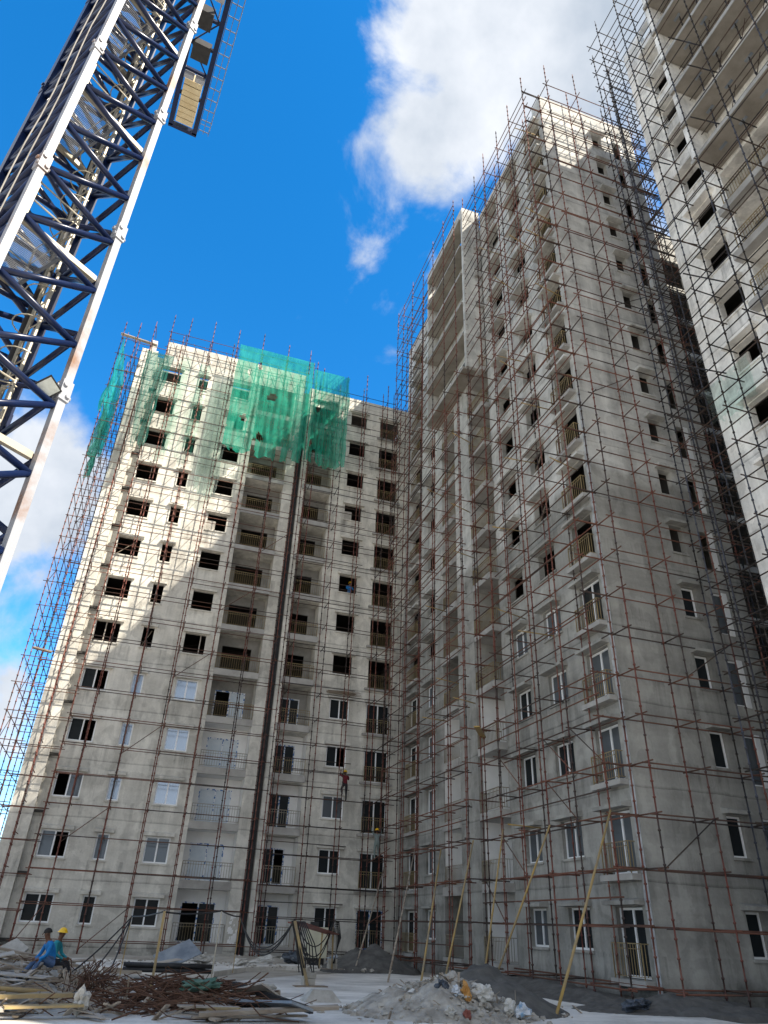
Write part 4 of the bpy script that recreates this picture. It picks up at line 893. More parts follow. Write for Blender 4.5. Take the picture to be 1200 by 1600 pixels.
# ============================================================ YARD
def heap(name, label, cat, cx_, cy_, rx, ry, h, m, seed, kind=None, n=40, rough=.35, flat=1.0):
    mb = MB(); ids = []
    for j in range(n + 1):
        for i in range(n + 1):
            u, v = i / n * 2 - 1, j / n * 2 - 1; r = math.hypot(u, v)
            z = h * max(0, 1 - r ** 1.25) ** flat; nz = mnoise.fractal((u * 2.2 + seed, v * 2.2, seed), .8, 2.0, 4)
            z = z * (1 + rough * nz) + rough * .12 * mnoise.noise((u * 11, v * 11, seed)) * (r < 1); mb.v.append((cx_ + u * rx, cy_ + v * ry, max(-.02, z) if r < 1.0 else -.13))
    for j in range(n):
        for i in range(n): k = j * (n + 1) + i; mb.f.append((k, k + 1, k + n + 2, k + n + 1))
    o = mb.build(name, M[m], None, True); tag(o, label, cat, None, kind); return o
heap('sand_heap', 'dark damp sand heap against the foot of the middle block', 'sand heap', 12.4, 38.6, 2.5, 2.2, .95, 'soil', 3)
heap('sand_heap', 'dark soil heap at bottom right behind the rubbish', 'soil heap', 9.6, 20.4, 2.4, 2.2, .95, 'soil', 6, rough=.25)
heap('rubble_heap', 'pale grey rubble heap strewn with sacks at the bottom of the frame', 'rubble heap', 8.15, 19.4, 2.5, 2.1, .72, 'rubble', 9, rough=.6, n=70)
heap('soil_bank', 'low dark soil strip along the foot of the tall right block', 'soil heap', 15.4, 27, 2.0, 7.5, .35, 'soil', 12, rough=.6)
heap('soil_bank', 'damp soil bank below the near corner of the tall right block', 'soil heap', 16.2, 20.6, 3.6, 1.6, .35, 'soil', 14, rough=.6)
heap('soil_bank', 'loose soil strip along the foot of the left and middle blocks', 'soil heap', 5.5, 42.4, 9.5, 2.0, .2, 'ground', 18, rough=.9)
heap('debris_mound', 'mound of mixed rubble under the planks at the lower left', 'rubble heap', -3.4, 26.5, 4.6, 7.5, .5, 'rubble', 21, rough=.9)
# loose stones: uncountable
mb = MB(); rs = random.Random(11)
def stone(mb, x, y, z, s):
    a = rs.uniform(0, 6); mtx = Matrix.Translation((x, y, z)) @ Matrix.Rotation(a, 4, 'Z') @ Matrix.Rotation(rs.uniform(-.6, .6), 4, 'X')
    i = len(mb.v)
    P_ = [(-1, -.8, -.5), (1, -.7, -.5), (.8, .9, -.5), (-.9, .8, -.5), (-.6, -.5, .5), (.7, -.6, .4), (.5, .5, .6), (-.5, .6, .4)]
    mb.v += [tuple(mtx @ Vector([c * s * rs.uniform(.6, 1.2) for c in p])) for p in P_]; mb.f += [tuple(i + k for k in q) for q in ((0, 3, 2, 1), (4, 5, 6, 7), (0, 1, 5, 4), (1, 2, 6, 5), (2, 3, 7, 6), (3, 0, 4, 7))]
for i in range(900):
    c = rs.random()
    if c < .35: x, y, z = rs.gauss(8.2, 1.2), rs.gauss(19.6, 1.0), 0; z = max(0, .7 * (1 - math.hypot((x - 8.15) / 2.5, (y - 19.4) / 2.1) ** 1.25)) * .95
    elif c < .7: x, y = rs.gauss(-2.5, 2.2), rs.gauss(25, 4); z = max(0, .5 * (1 - math.hypot((x + 3.4) / 4.6, (y - 26.5) / 7.5) ** 1.25))
    else: x, y, z = rs.uniform(0, 14), rs.uniform(36, 43), .05
    stone(mb, x, y, z + .02, rs.choice([.03, .04, .05, .07, .1]))
for i in range(520):
    a, r_ = rs.uniform(0, 6.28), rs.random() ** .6 * 1.02; x, y = 8.15 + math.cos(a) * r_ * 2.5, 19.4 + math.sin(a) * r_ * 2.1
    stone(mb, x, y, max(.02, 0.72 * max(0, 1 - r_ ** 1.25) * .97), rs.choice([.025, .03, .04, .05, .07, .09]))
tag(mb.build('rubble_stones', M['rubble']), 'loose stones and concrete crumbs scattered over the site yard', 'rubble', None, 'stuff')
for mi, (mn, lb, cnt) in enumerate((('wood', 'jumble of broken brown timber scraps over the left debris', 420), ('wood_p', 'pale splintered boards mixed through the left debris', 130), ('rust', 'rusty offcuts and wires strewn through the left debris', 160))):
    mb = MB(); rq = random.Random(60 + mi)
    for i in range(cnt):
        c = rq.random()
        if c < .62: x, y = rq.uniform(-6.8, .2), rq.uniform(17.8, 27)
        elif c < .85: x, y = rq.uniform(-7, -1), rq.uniform(26, 34)
        else: x, y = rq.uniform(0, 3.7), rq.uniform(17.6, 24.0)
        z = max(.02, .5 * (1 - math.hypot((x + 3.4) / 4.6, (y - 26.5) / 7.5) ** 1.25)) + abs(rq.gauss(0, .09)); L_ = rq.uniform(.15, .8) if mi else rq.uniform(.2, 1.3)
        d = Vector((rq.gauss(0, 1), rq.gauss(0, .7), rq.gauss(0, .28))).normalized() * L_; w_ = (rq.uniform(.03, .11), rq.uniform(.08, .3), .018)[mi]
        mb.bar(Vector((x, y, z)) - d / 2 * (1 if d.z < .1 else .6), Vector((x, y, z)) + d / 2, w_, (.035, .018, .018)[mi])
    tag(mb.build('timber_scrap' if mi < 2 else 'metal_scrap', M[mn]), lb, 'scrap', None, 'stuff')
mb = MB(); rl_ = random.Random(31)
for i in range(170):
    a, r_ = rl_.uniform(0, 6.28), abs(rl_.gauss(0, .42)); x, y = 8.15 + math.cos(a) * r_ * 2.4, 19.0 + math.sin(a) * r_ * 1.7
    z = 0.72 * max(0, 1 - math.hypot((x - 8.15) / 2.5, (y - 19.4) / 2.1) ** 1.25) + .04; L_ = rl_.uniform(.05, .32); d = Vector((rl_.gauss(0, 1), rl_.gauss(0, 1), rl_.gauss(0, .5))).normalized() * L_
    mb.bar(Vector((x, y, max(.03, z))), Vector((x, y, max(.03, z))) + d, rl_.uniform(.015, .09), rl_.choice((.008, .02)))
tag(mb.build('litter', M['wood']), 'splintered wood and scraps mixed into the pale rubble heap', 'litter', None, 'stuff')
mb = MB()
for i in range(120):
    x, y = (rl_.gauss(8.2, 1.0), rl_.gauss(18.9, .7)) if i < 70 else (rl_.uniform(0, 13), rl_.uniform(38.5, 43)); z = (0.72 * max(0, 1 - math.hypot((x - 8.15) / 2.5, (y - 19.4) / 2.1) ** 1.25) + .03) if i < 70 else .3; s_1 = rl_.uniform(.04, .16)
    p = [Vector((x + rl_.uniform(-1, 1) * s_1, y + rl_.uniform(-1, 1) * s_1, z + rl_.uniform(0, .5) * s_1)) for _ in range(4)]; c_ = Vector((x, y, z + s_1 * .6))
    k = len(mb.v); mb.v += [tuple(q) for q in p] + [tuple(c_)]; mb.f += [(k, k + 1, k + 4), (k + 1, k + 2, k + 4), (k + 2, k + 3, k + 4), (k + 3, k, k + 4)]
tag(mb.build('paper_scraps', M['sack']), 'torn paper and plastic scraps blown over the site', 'litter', None, 'stuff')
# tangle of rusty rebar
mb = MB(); rs = random.Random(4)
for i in range(330):
    x, y = rs.gauss(1.9, 1.0), rs.gauss(19.9, .9); a = rs.gauss(.1, .75); L_ = rs.uniform(.5, 1.9); z = .06 + rs.random() * .45 * max(.05, 1 - ((x - 1.9) / 2.2) ** 2)
    d = Vector((math.cos(a), math.sin(a) * .8, rs.gauss(0, .22))) * L_ / 2; p = Vector((x, y, z)); bend = Vector((rs.gauss(0, .12), rs.gauss(0, .12), rs.gauss(.04, .12)))
    q = [p - d, p - d * .3 + bend, p + d * .4 + bend * .6, p + d]; q = [Vector((v.x, v.y, max(.02, v.z))) for v in q]
    mb.tube(q, rs.choice([.009, .012, .016]), 4)
tag(mb.build('rebar_tangle', M['rust']), 'tangled heap of rusty steel bars at bottom left centre', 'scrap heap', None, 'stuff')
mb = MB()
for i in range(70):
    x, y = rs.gauss(-.2, .22), rs.gauss(21.3, .5); mb.tube([(x, y, .05 + rs.random() * .2), (x + rs.gauss(.05, .1), y + rs.gauss(.1, .3), .3 + rs.random() * .3), (x + rs.gauss(.2, .2), y + rs.gauss(.1, .5), .25 + rs.random() * .6)], .011, 4)
tag(mb.build('rebar_bundle', M['rust']), 'upright brown bundle of bent bars left of the rebar tangle', 'scrap heap', None, 'stuff')
# loose planks
pm_ = [cached(('plank', i), lambda: MB().box(-.5 * l_, -w_ / 2, -t_ / 2, .5 * l_, w_ / 2, t_ / 2).mesh('plank', M[mm_])) for i, (l_, w_, t_, mm_) in enumerate(((1.8, .16, .04, 'wood'), (2.4, .22, .04, 'wood'), (1.3, .3, .03, 'wood_p'), (2.9, .12, .07, 'wood'), (1.6, .5, .025, 'wood_p'), (1.2, .1, .06, 'wood_y')))]
rs = random.Random(21)
for i in range(84):
    if i < 40: x, y = rs.uniform(-6.2, -.1), rs.uniform(17.5, 24.0)
    elif i < 68: x, y = rs.uniform(-6.5, -1.2), rs.uniform(24, 32)
    else: x, y = rs.uniform(2.3, 3.6), rs.uniform(17.2, 20.6)
    zb = max(.04, .5 * (1 - math.hypot((x + 3.4) / 4.6, (y - 26.5) / 7.5) ** 1.25)) + rs.uniform(.02, .22)
    o = inst('loose_plank', pm_[rs.choice((0, 0, 1, 1, 2, 3, 3, 4, 5))], None, (x, y, zb), (rs.gauss(0, .12), rs.gauss(0, .1), rs.gauss(.05, .5)))
    ti = pm_.index(o.data); w_ = ('brown', 'wide brown', 'pale plywood', 'thick dark', 'broad plywood', 'short yellow')[ti]; g_ = ('in the left corner debris', 'on the far left mound', 'right of the rebar heap')[0 if i < 40 else 1 if i < 68 else 2]; tag(o, w_ + ' plank lying loose ' + g_, 'plank', w_ + ' planks ' + g_)
def thing_mesh(mb, name, m, label, cat, grp=None, smooth=False): return tag(mb.build(name, M[m], None, smooth), label, cat, grp)
rs = random.Random(77)
frag = ('light grey', 'cracked', 'thin', 'thick', 'tilted', 'upright', 'flat', 'small square', 'long narrow', 'dusty')
for i in range(10):
    x, y = (-6.3 + .75 * i + rs.uniform(-.2, .2)) if i < 7 else rs.uniform(-4.5, -1.5), rs.uniform(29.5, 33.5) if i < 7 else rs.uniform(25.5, 28)
    w_, d_, t_ = rs.uniform(.4, 1.0), rs.uniform(.3, .7), rs.uniform(.07, .16)
    q = [(-w_ / 2, -d_ / 2), (w_ * rs.uniform(.2, .5), -d_ / 2), (w_ / 2, rs.uniform(-.1, .1)), (w_ * .4, d_ / 2), (-w_ * rs.uniform(.2, .5), d_ / 2)]
    fb = MB(); fb.v = [(a, b, -t_ / 2) for a, b in q] + [(a * .96, b * .96, t_ / 2) for a, b in q]; fb.f = [(4, 3, 2, 1, 0), (5, 6, 7, 8, 9)] + [(k, (k + 1) % 5, 5 + (k + 1) % 5, 5 + k) for k in range(5)]
    o = fb.build('slab_fragment', M['block' if i % 3 else 'rubble']); o.location = (x, y, .35 + rs.uniform(0, .3)); o.rotation_euler = (rs.uniform(.2, 1.1), rs.uniform(-.5, .5), rs.uniform(-.6, .6))
    tag(o, frag[i] + ' broken concrete piece on the debris mound behind the sitting men', 'rubble')
thing_mesh(MB().tube([(-3.2, 20.6, .33), (-.95, 20.2, .25)], .05, 8), 'yellow_pipe', 'bamboo', 'bright yellow pipe lying across planks at the left edge', 'pipe', smooth=True)
thing_mesh(MB().bar((-2.7, 18.0, .3), (-.45, 18.5, .34), .24, .07), 'timber_beam', 'wood_y', 'pale yellow timber beam lying at the bottom left', 'timber')
thing_mesh(MB().bar((-2.9, 17.5, .16), (-1.6, 17.7, .16), .5, .05), 'plywood_sheet', 'wood_p', 'pale plywood offcut at the very bottom left corner', 'board')
thing_mesh(MB().bar((-1.6, 17.6, .2), (-.2, 17.9, .22), .35, .04), 'plywood_sheet', 'wood_y', 'brown-yellow plywood offcut beside the white sack', 'board')
for i in range(7):
    y = 31.0 + (i % 4) * .16; z = .08 + .15 * (i // 4) + .07
    thing_mesh(MB().tube([(.75 + .07 * (i % 3), y, z), (3.9 - .12 * (i % 4), y - .15, z)], .07, 10), 'steel_pipe', 'dark', ('dark steel pipe in the bottom row of the stack before the left block' if i < 4 else 'dark steel pipe on top of the stack before the left block'), 'pipe', 'bottom pipes of the dark stack' if i < 4 else 'top pipes of the dark stack', True)
for i in range(4): thing_mesh(MB().bar((.1, 30.6 + i * .25, .09 + .02 * i), (1.4, 30.7 + i * .25, .09), .12, .09), 'timber_batten', 'wood', 'short timber batten under the dark pipe stack', 'timber', 'battens under the pipe stack')
thing_mesh(MB().bar((2.3, 36.6, .12), (3.8, 37.2, .75), 1.1, .04, up=(0, -.6, 1)), 'steel_sheet', 'sheet', 'grey sheet leaning against the foot of the left block', 'sheet')
thing_mesh(MB().bar((2.2, 35.9, .15), (3.1, 36.2, .3), .7, .03), 'plywood_sheet', 'wood_p', 'pale board lying under the leaning grey sheet', 'board')
# concrete blocks, stub, lumps
def block(x, y, z, label, rot=.05):
    o = MB().box(-.2, -.17, 0, .2, .17, .19).build('concrete_block', M['block']); o.location = (x, y, z); o.rotation_euler = (0, 0, rot)
    bv = o.modifiers.new('bevel', 'BEVEL'); bv.width = .015; bv.segments = 2; return tag(o, label, 'block')
block(6.6, 27.2, .035, 'lower concrete block at the foot of the left cable post'); block(6.62, 27.2, .23, 'upper concrete block at the foot of the left cable post', .12)
block(10.0, 36.8, .07, 'lower concrete block at the foot of the right cable post'); block(10.0, 36.8, .27, 'upper concrete block at the foot of the right cable post', -.1)
thing_mesh(MB().bar((6.1, 27.0, .017), (7.2, 27.1, .017), .4, .034), 'base_board', 'wood', 'brown board under the blocks of the left cable post', 'board')
thing_mesh(MB().bar((9.5, 36.7, .065), (10.5, 36.8, .065), .4, .01), 'base_board', 'wood', 'brown board under the blocks of the right cable post', 'board')
mb = MB(); mb.v = [(-.5, -.3, 0), (.5, -.3, 0), (.5, .35, 0), (-.5, .35, 0), (-.27, -.16, .27), (.26, -.15, .26), (.22, .16, .25), (-.24, .17, .27)]; mb.f = [(4, 5, 6, 7), (0, 1, 5, 4), (1, 2, 6, 5), (2, 3, 7, 6), (3, 0, 4, 7)]
o = thing_mesh(mb, 'concrete_stub', 'block', 'tapered concrete stub alone in the middle of the ground slab', 'block'); o.location = (5.75, 22.1, 0)
for i, (x, y, s_) in enumerate(((3.7, 24.7, 1.0), (4.5, 24.9, .8), (5.0, 25.3, .5))):
    mb = MB(); rs = random.Random(40 + i); stone(mb, 0, 0, .12, .32 * s_); mb.v = [(a * 1.5, b * .8, max(0, c * .8)) for a, b, c in mb.v]
    o = thing_mesh(mb, 'concrete_lump', 'block', ('long concrete lump at the foot of the middle yellow post', 'concrete lump right of the middle yellow post', 'small brown lump at the end of the concrete lumps')[i], 'rubble'); o.location = (x, y, 0)
# yellow posts carrying the site cable
posts = [((.61, 27.35), (.62, 27.35, 1.78), 'bamboo', 'leftmost yellow cable post leaning before the pipe stack'), ((1.26, 21.47), (1.28, 21.5, 1.92), 'wood_y', 'broad yellow timber cable post beside the rebar heap'), ((5.0, 33.4), (5.05, 33.4, 1.95), 'bamboo', 'yellow cable post in front of the dark slit'), ((2.81, 22.5), (2.86, 22.5, 2.0), 'galv', 'thin grey cable post behind the rebar heap')]
for (x, y), t, m_, lb in posts:
    w_ = .085 if m_ == 'wood_y' else .04
    o = MB().bar((0, 0, 0), Vector(t) - Vector((x, y, 0)), w_, w_ * .7).build('cable_post', M[m_]); o.location = (x, y, 0); tag(o, lb, 'post', 'posts carrying the site cable')
def catenary(a, b, sag, n=14):
    a, b = Vector(a), Vector(b); return [a.lerp(b, t / n) - Vector((0, 0, sag * 4 * (t / n) * (1 - t / n))) for t in range(n + 1)]
cab = thing('site_cable', 'bundle of black power cables slung between the yellow posts', 'cable')
Tl, Tm = Vector((5.95, 27.1, 1.9)), Vector((9.85, 36.4, 1.95))
for i, (a, b, sg) in enumerate((((.62, 27.35, 1.78), (1.28, 21.5, 1.92), .05), ((1.28, 21.5, 1.9), (2.86, 22.5, 2.0), .06), ((2.86, 22.5, 2.0), (5.05, 33.4, 1.95), .05), ((5.05, 33.4, 1.95), Tl, 1.1), ((5.05, 33.4, 1.97), Tl, 1.2), ((5.05, 33.4, 1.9), Tl, .95), (Tl, Tm, .9), (Tl, Tm, 1.25), (Tl + Vector((0, 0, -.05)), Tm, 1.4), ((.62, 27.35, 1.75), (-1.0, 23.5, .2), .1), ((.62, 27.35, 1.7), (-.5, 22.0, .15), .15), ((.62, 27.35, 1.7), (.1, 21.8, .2), .15))):
    MB().tube(catenary(a, b, sg), .022, 5).build('cable', M['dark'], cab, True)
for i in range(8):
    x = Tl.x + .05 * i; MB().tube([(x, 27.1, 1.85), (x + .1 + .04 * i, 27.0, 1.2), (x + .25 + .1 * (i % 4), 26.9, .4 + .12 * (i % 3))], .02, 5).build('cable', M['dark'], cab, True)
for i in range(6):
    x = Tm.x + .04 * i; MB().tube([(x - .1, 36.4, 1.4), (x + .02, 36.3, 1.95), (x + .12, 36.2, 1.3), (x + .1 - .06 * i, 36.1, .3)], .022, 5).build('cable', M['cable_w' if i < 2 else 'dark'], cab, True)
st = thing('cable_stand', 'yellow post stand under a red tin sheet beside the cream cabinet', 'stand', (6.54, 27.0, 0))
MB().bar((0, 0, .034), (-.6, .05, 1.85), .12, .09).build('post', M['wood_y'], st); MB().bar((-.16, .05, .3), (-.68, .1, 1.85), .05, .06).build('post', M['dark'], st)
MB().bar((3.4, 9.6, .08), (3.3, 9.4, 1.7), .08, .06).build('post', M['bamboo'], st); MB().bar((2.75, 9.4, .08), (2.75, 9.2, 1.55), .07, .05).build('post', M['bamboo'], st)
MB().bar((-.5, .2, 1.8), (3.3, 9.4, 1.42), .6, .035).build('roof_sheet', M['tin_red'], st)
pc = thing('electrical_cabinet', 'cream electrical cabinet on the soil under the slung cables', 'cabinet', (9.85, 39.7, .15))
MB().box(-.42, -.3, .22, .55, .3, 1.52).build('cabinet_body', M['panel'], pc); MB().box(.0, -.32, .3, .52, -.301, 1.47).build('cabinet_door', M['panel'], pc); MB().box(-.4, -.32, .3, -.03, -.301, 1.47).build('cabinet_door', M['panel'], pc)
MB().box(-.3, -.2, -.2, .45, .2, .215).build('cabinet_feet', M['dark'], pc); MB().box(.2, -.33, 1.2, .3, -.321, 1.28).build('warning_mark', M['tin_red'], pc); MB().box(-.3, -.1, 1.521, .1, .1, 1.75).build('vent_hood', M['dark'], pc)
# sacks and litter
def sack(x, y, z, sx_, sy_, sz_, m, label, seed, rot=0):
    bm = bmesh.new(); bmesh.ops.create_icosphere(bm, subdivisions=3, radius=1)
    for v in bm.verts:
        n = mnoise.noise(v.co * 1.5 + Vector((seed, 0, 0))) * .5 - abs(mnoise.noise(v.co * 2.2 + Vector((0, seed, 0)))) * .7 + mnoise.noise(v.co * 6 + Vector((0, seed, 3))) * .22; v.co *= (1 + n); v.co = Vector((v.co.x * sx_, v.co.y * sy_, v.co.z * sz_))
    me = bpy.data.meshes.new('sack'); bm.to_mesh(me); bm.free(); me.materials.append(M[m])
    o = bpy.data.objects.new('sack', me); COL.objects.link(o); o.location = (x, y, z); o.rotation_euler = (rnd.uniform(-.3, .3), rnd.uniform(-.3, .3), rot); return tag(o, label, 'sack')
sack(-.25, 18.0, .28, .17, .16, .25, 'sack', 'tied white sack standing at the bottom left among planks', 1)
sack(-2.9, 20.0, .4, .15, .15, .17, 'sack', 'small white sack at the left edge above the yellow pipe', 2)
sack(8.3, 18.3, .5, .12, .12, .24, 'sack_o', 'orange-brown sack half buried on the rubble heap', 3, .5)
sack(8.68, 18.3, .5, .26, .16, .17, 'sack', 'crumpled white sack on the rubble heap right of the orange one', 4, -.4)
sack(8.95, 18.5, .55, .13, .12, .13, 'sack', 'small white bag on top of the rubble heap', 5)
sack(9.2, 17.9, .27, .17, .14, .18, 'sack', 'grey-white torn bag low on the heap front', 6, .3)
sack(9.5, 17.8, .2, .2, .16, .17, 'sack_b', 'blue and white printed sack at the right end of the heap front', 7, .2)
sack(7.8, 18.6, .62, .16, .14, .13, 'tarp', 'black plastic bag on the crest of the rubble heap', 8)
sack(8.05, 18.35, .54, .12, .11, .12, 'sack_b', 'small blue scrap bag beside the black bag on the heap', 12)
sack(7.6, 17.6, .2, .14, .13, .12, 'sack', 'dirty white bag at the bottom edge of the heap', 13); sack(7.95, 17.5, .16, .1, .1, .11, 'tin_red', 'small red bag at the bottom edge of the heap', 14)
sack(5.9, 37.5, .2, .35, .25, .16, 'sack', 'white sack on the soil in front of the dark slit', 9); sack(4.3, 38.4, .25, .55, .35, .2, 'sack', 'flattened pale sack left of the dark slit', 10, .4); sack(9.0, 40.4, .3, .6, .4, .3, 'tarp', 'dark tarpaulin bundle left of the cream cabinet', 11)
sack(11.0, 40.2, .25, .4, .3, .25, 'sack_b', 'grey plastic bundle right of the cream cabinet', 15); sack(14.2, 20.0, .15, .6, .4, .2, 'tarp', 'dark plastic sheet bundle at the foot of the tall right block', 16, .5)
sack(2.2, 19.3, .5, .5, .35, .14, 'green_cloth', 'faded green cloth lying on the rebar tangle', 17)
sack(7.4, 39.9, .2, .7, .4, .14, 'sack', 'crumpled pale sheet below the second balcony column', 18, .2)
# boards on the slab right of the tangle
thing_mesh(MB().bar((2.9, 19.8, .12), (4.1, 17.2, .3), .6, .05, up=(.3, 0, 1)), 'shutter_panel', 'sheet', 'grey formwork panel tilted right of the rebar tangle', 'panel')
thing_mesh(MB().bar((3.2, 20.9, .42), (4.5, 18.0, .16), .1, .12), 'timber_beam', 'dark', 'dark beam lying over the grey formwork panel', 'timber')
thing_mesh(MB().bar((3.2, 20.7, .15), (3.9, 19.6, .4), .7, .035, up=(.5, 0, 1)), 'shutter_panel', 'wood_p', 'pale speckled panel leaning on the dark beam', 'panel')
thing_mesh(MB().bar((2.95, 22.4, .05), (3.7, 23.4, .16), .28, .03), 'plywood_sheet', 'wood_y', 'yellow board flat on the slab by the thin grey post', 'board')

# ============================================================ PEOPLE
def person(label, J_, mats, loc, rz, helmet=True, hair=False, scale=1.0):
    """one continuous skinned body; J_ = {joint: (pos, radius)}, edges follow the skeleton"""
    names = list(J_); idx = {n: i for i, n in enumerate(names)}
    E_ = [('pelvis', 'belly'), ('belly', 'chest'), ('chest', 'neck'), ('neck', 'head'), ('head', 'crown')]
    for s in 'lr':
        E_ += [('chest', 'sho_' + s), ('sho_' + s, 'elb_' + s), ('elb_' + s, 'wri_' + s), ('wri_' + s, 'palm_' + s), ('pelvis', 'hip_' + s), ('hip_' + s, 'kne_' + s), ('kne_' + s, 'ank_' + s), ('ank_' + s, 'toe_' + s)]
    me = bpy.data.meshes.new('body'); me.from_pydata([J_[n][0] for n in names], [(idx[a], idx[b]) for a, b in E_], [])
    o = bpy.data.objects.new('body', me); COL.objects.link(o)
    sk = o.modifiers.new('skin', 'SKIN'); sk.use_smooth_shade = True
    for n in names:
        sv = me.skin_vertices[0].data[idx[n]]; r = J_[n][1]; sv.radius = (r, r) if not isinstance(r, tuple) else r; sv.use_root = n == 'pelvis'
    ss = o.modifiers.new('sub', 'SUBSURF'); ss.levels = 2; ss.render_levels = 2
    dg = bpy.context.evaluated_depsgraph_get(); bme = bpy.data.meshes.new_from_object(o.evaluated_get(dg)); bpy.data.objects.remove(o)
    # hands: palm end gets four fingers and a thumb, joined into the body mesh
    bm = bmesh.new(); bm.from_mesh(bme)
    for s in 'lr':
        w_, p_ = Vector(J_['wri_' + s][0]), Vector(J_['palm_' + s][0]); d = (p_ - w_).normalized(); side = d.cross(Vector((0, 0, 1))); side = side.normalized() if side.length > .1 else Vector((1, 0, 0)); dn = side.cross(d)
        tmp = MB()
        for q, (off, ln) in enumerate(((-.032, .062), (-.011, .074), (.011, .07), (.03, .055))): b0 = p_ + side * off; tmp.tube([b0, b0 + d * ln * .55 - dn * .006, b0 + d * ln - dn * .028], [.011, .010, .008], 5)
        b0 = p_ - side * .03 - d * .03; tmp.tube([b0, b0 - side * .03 + d * .02, b0 - side * .038 + d * .055], [.012, .011, .009], 5)
        t2 = tmp.mesh('hand', None); bm.from_mesh(t2)
    # face: nose, brow, ears
    hd, cr_ = Vector(J_['head'][0]), Vector(J_['crown'][0]); fwd = Vector(J_['face'][0]) if 'face' in J_ else Vector((0, -1, 0)); up = (cr_ - hd).normalized(); sd = fwd.cross(up).normalized(); c = hd.lerp(cr_, .35)
    tmp = MB(); tmp.tube([c + fwd * .085 + up * .03, c + fwd * .118 - up * .015], [.010, .018], 6)
    for s in (-1, 1): tmp.tube([c + sd * s * .082, c + sd * s * .1], [.03, .02], 6); tmp.tube([c + sd * s * .032 + fwd * .09 + up * .03, c + sd * s * .032 + fwd * .098 + up * .03], [.013, .008], 6)
    tmp.tube([c - sd * .028 + fwd * .092 - up * .052, c + fwd * .102 - up * .05, c + sd * .028 + fwd * .092 - up * .052], .009, 5)
    t2 = tmp.mesh('face', None); bm.from_mesh(t2)
    bm.to_mesh(bme); bm.free()
    bme.materials.clear()
    for k in ('skin', mats[0], mats[1], 'shoe'): bme.materials.append(M[k])
    segs = [('pelvis', 'belly', 1), ('belly', 'chest', 1), ('neck', 'head', 0), ('head', 'crown', 0)]
    for s in 'lr': segs += [('chest', 'sho_' + s, 1), ('sho_' + s, 'elb_' + s, 1), ('elb_' + s, 'wri_' + s, 1), ('wri_' + s, 'palm_' + s, 0), ('hip_' + s, 'kne_' + s, 2), ('kne_' + s, 'ank_' + s, 2), ('ank_' + s, 'toe_' + s, 3), ('pelvis', 'hip_' + s, 2)]
    for p in bme.polygons:
        cc = p.center; best, bi = 9, 0
        for a, b, mi in segs:
            A, B = Vector(J_[a][0]), Vector(J_[b][0]); ab_ = B - A; t = max(0, min(1, (cc - A).dot(ab_) / max(1e-6, ab_.length_squared))); dd_ = (cc - (A + ab_ * t)).length
            if dd_ < best: best, bi = dd_, mi
        p.material_index = bi; p.use_smooth = True
    root = thing('person', label, 'person', loc); root.rotation_euler = (0, 0, rz); root.scale = (scale,) * 3
    b = bpy.data.objects.new('body', bme); COL.objects.link(b); b.parent = root
    top = hd.lerp(cr_, .5)
    bm = bmesh.new(); bmesh.ops.create_uvsphere(bm, u_segments=20, v_segments=12, radius=1)
    cut = -.05 if helmet else -.25
    bmesh.ops.delete(bm, geom=[v for v in bm.verts if v.co.z < cut], context='VERTS')
    if helmet:
        for v in bm.verts:
            if v.co.z < .12: v.co.x *= 1.14; v.co.y *= 1.22
    me2 = bpy.data.meshes.new('hat'); bm.to_mesh(me2); bm.free(); me2.polygons.foreach_set('use_smooth', [True] * len(me2.polygons))
    rot = Matrix((sd, -fwd, up)).transposed().to_4x4()
    if helmet: me2.materials.append(M['helmet']); h = bpy.data.objects.new('helmet', me2); h.matrix_local = Matrix.Translation(top + up * .012) @ rot @ Matrix.Diagonal((.118, .138, .125, 1))
    else: me2.materials.append(M['hair']); h = bpy.data.objects.new('hair', me2); h.matrix_local = Matrix.Translation(top - fwd * .012 + up * .005) @ rot @ Matrix.Diagonal((.1, .112, .118, 1))
    COL.objects.link(h); h.parent = root
    return root
def sit(lean=.12, arm=.3, kx=.42, kz=.5, footx=.75, fz=.0):
    # local frame: faces -Y, seat at z = .45
    J_ = {'pelvis': ((0, 0, .52), (.15, .12)), 'belly': ((0, -.03 - lean * .3, .70), (.135, .11)), 'chest': ((0, -.06 - lean, .90), (.15, .115)), 'neck': ((0, -.07 - lean * 1.25, 1.04), .05), 'head': ((0, -.09 - lean * 1.45, 1.13), .082), 'crown': ((0, -.10 - lean * 1.5, 1.25), .086)}
    for s, x in (('l', 1), ('r', -1)):
        J_['sho_' + s] = ((.19 * x, -.05 - lean, .96), .062); J_['elb_' + s] = ((.25 * x, -.14 - lean, .70), .045); J_['wri_' + s] = ((.17 * x, -.36 - lean * .5, .60), .033); J_['palm_' + s] = ((.15 * x, -.44 - lean * .5, .59), (.04, .022))
        J_['hip_' + s] = ((.1 * x, -.05, .50), .095); J_['kne_' + s] = ((.15 * x, -kx, kz + (.04 if x > 0 else 0)), .068); J_['ank_' + s] = ((.14 * x, -footx + (.18 if x > 0 else 0), .09 + fz), .045); J_['toe_' + s] = ((.15 * x, -footx - .17 + (.18 if x > 0 else 0), .04 + fz), (.045, .03))
    return J_
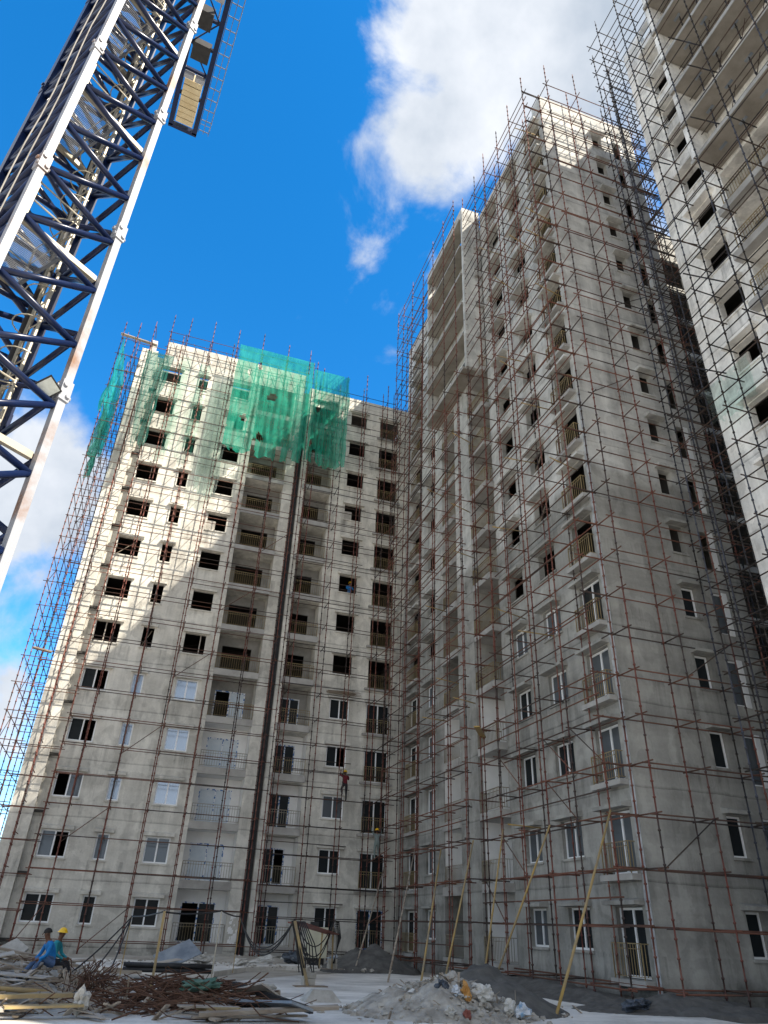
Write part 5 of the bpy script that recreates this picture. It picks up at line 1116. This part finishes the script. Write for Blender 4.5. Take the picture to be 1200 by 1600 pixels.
def stand(arms=None, bend=0.0, legs=(.0, .0)):
    J_ = {'pelvis': ((0, 0, .95), (.15, .11)), 'belly': ((0, -.02, 1.13), (.13, .1)), 'chest': ((0, -.05 - bend, 1.35), (.155, .11)), 'neck': ((0, -.06 - bend, 1.5), .052), 'head': ((0, -.08 - bend, 1.59), .082), 'crown': ((0, -.08 - bend, 1.71), .086)}
    for i, (s, x) in enumerate((('l', 1), ('r', -1))):
        a = arms[i] if arms else ((.27, 0, 1.12), (.27, -.1, .9))
        e, w_ = Vector(a[0]), Vector(a[1]); e.x *= x; w_.x *= x; d = (w_ - e).normalized()
        J_['sho_' + s] = ((.2 * x, -.03 - bend, 1.42), .062); J_['elb_' + s] = (tuple(e), .045); J_['wri_' + s] = (tuple(w_), .034); J_['palm_' + s] = (tuple(w_ + d * .08), (.04, .022))
        lz = legs[i]; J_['hip_' + s] = ((.1 * x, 0, .9), .095); J_['kne_' + s] = ((.12 * x, -.06 - lz * .8, .5 + lz * .7), .066); J_['ank_' + s] = ((.12 * x, 0.0 - lz * .3, .09 + lz), .045); J_['toe_' + s] = ((.13 * x, -.16 - lz * .3, .04 + lz), (.045, .03))
    return J_
J1 = sit(.16, kx=.38, kz=.62, footx=.82); J1['face'] = ((-.3, -.95, -.1), 0)
person('bareheaded man in bright blue shirt and jeans sitting on the planks', J1, ('shirt_b', 'jeans'), (-1.22, 23.6, .12), R(-68), helmet=False)
J2 = sit(.05, kx=.44, kz=.48); J2['face'] = ((-.55, -.8, 0), 0)
person('man in yellow helmet and dark clothes sitting behind the blue-shirted man', J2, ('teal', 'black_cl'), (-1.35, 24.25, .12), R(75), helmet=True)
mb = MB()
for i in range(26):
    r_, c_ = i // 6, i % 6; mb.tube([(-1.0 + c_ * .095 + .04 * (r_ % 2), 23.1, .14 + r_ * .085), (-.98 + c_ * .095 + .04 * (r_ % 2), 24.6, .16 + r_ * .085)], .04, 8)
o = mb.build('bamboo_bundle', M['wood']); tag(o, 'bundle of cut poles stacked under the two sitting men', 'pole bundle', None, 'stuff')
wb = person('worker in blue shirt and yellow helmet in an open window of the middle block', stand(arms=(((.3, -.1, 1.2), (.25, -.32, 1.15)), ((.28, -.1, 1.15), (.2, -.34, 1.1)))), ('shirt_b', 'jeans'), (11.8, YC + .5, FLOOR(7) + .02), R(15))
person('climbing worker in maroon top and dark trousers on the middle scaffold', stand(arms=(((.25, -.25, 1.5), (.2, -.38, 1.75)), ((.27, -.2, 1.25), (.22, -.42, 1.4))), legs=(.3, 0)), ('maroon', 'black_cl'), (11.95, 43.62, 8.26), R(180))
person('worker in grey-green clothes reaching up on the scaffold near the inner corner', stand(arms=(((.3, -.15, 1.6), (.25, -.3, 1.82)), ((.3, -.15, 1.6), (.28, -.3, 1.85))), legs=(0, .12)), ('khaki', 'khaki'), (14.15, 43.62, 5.13), R(180))
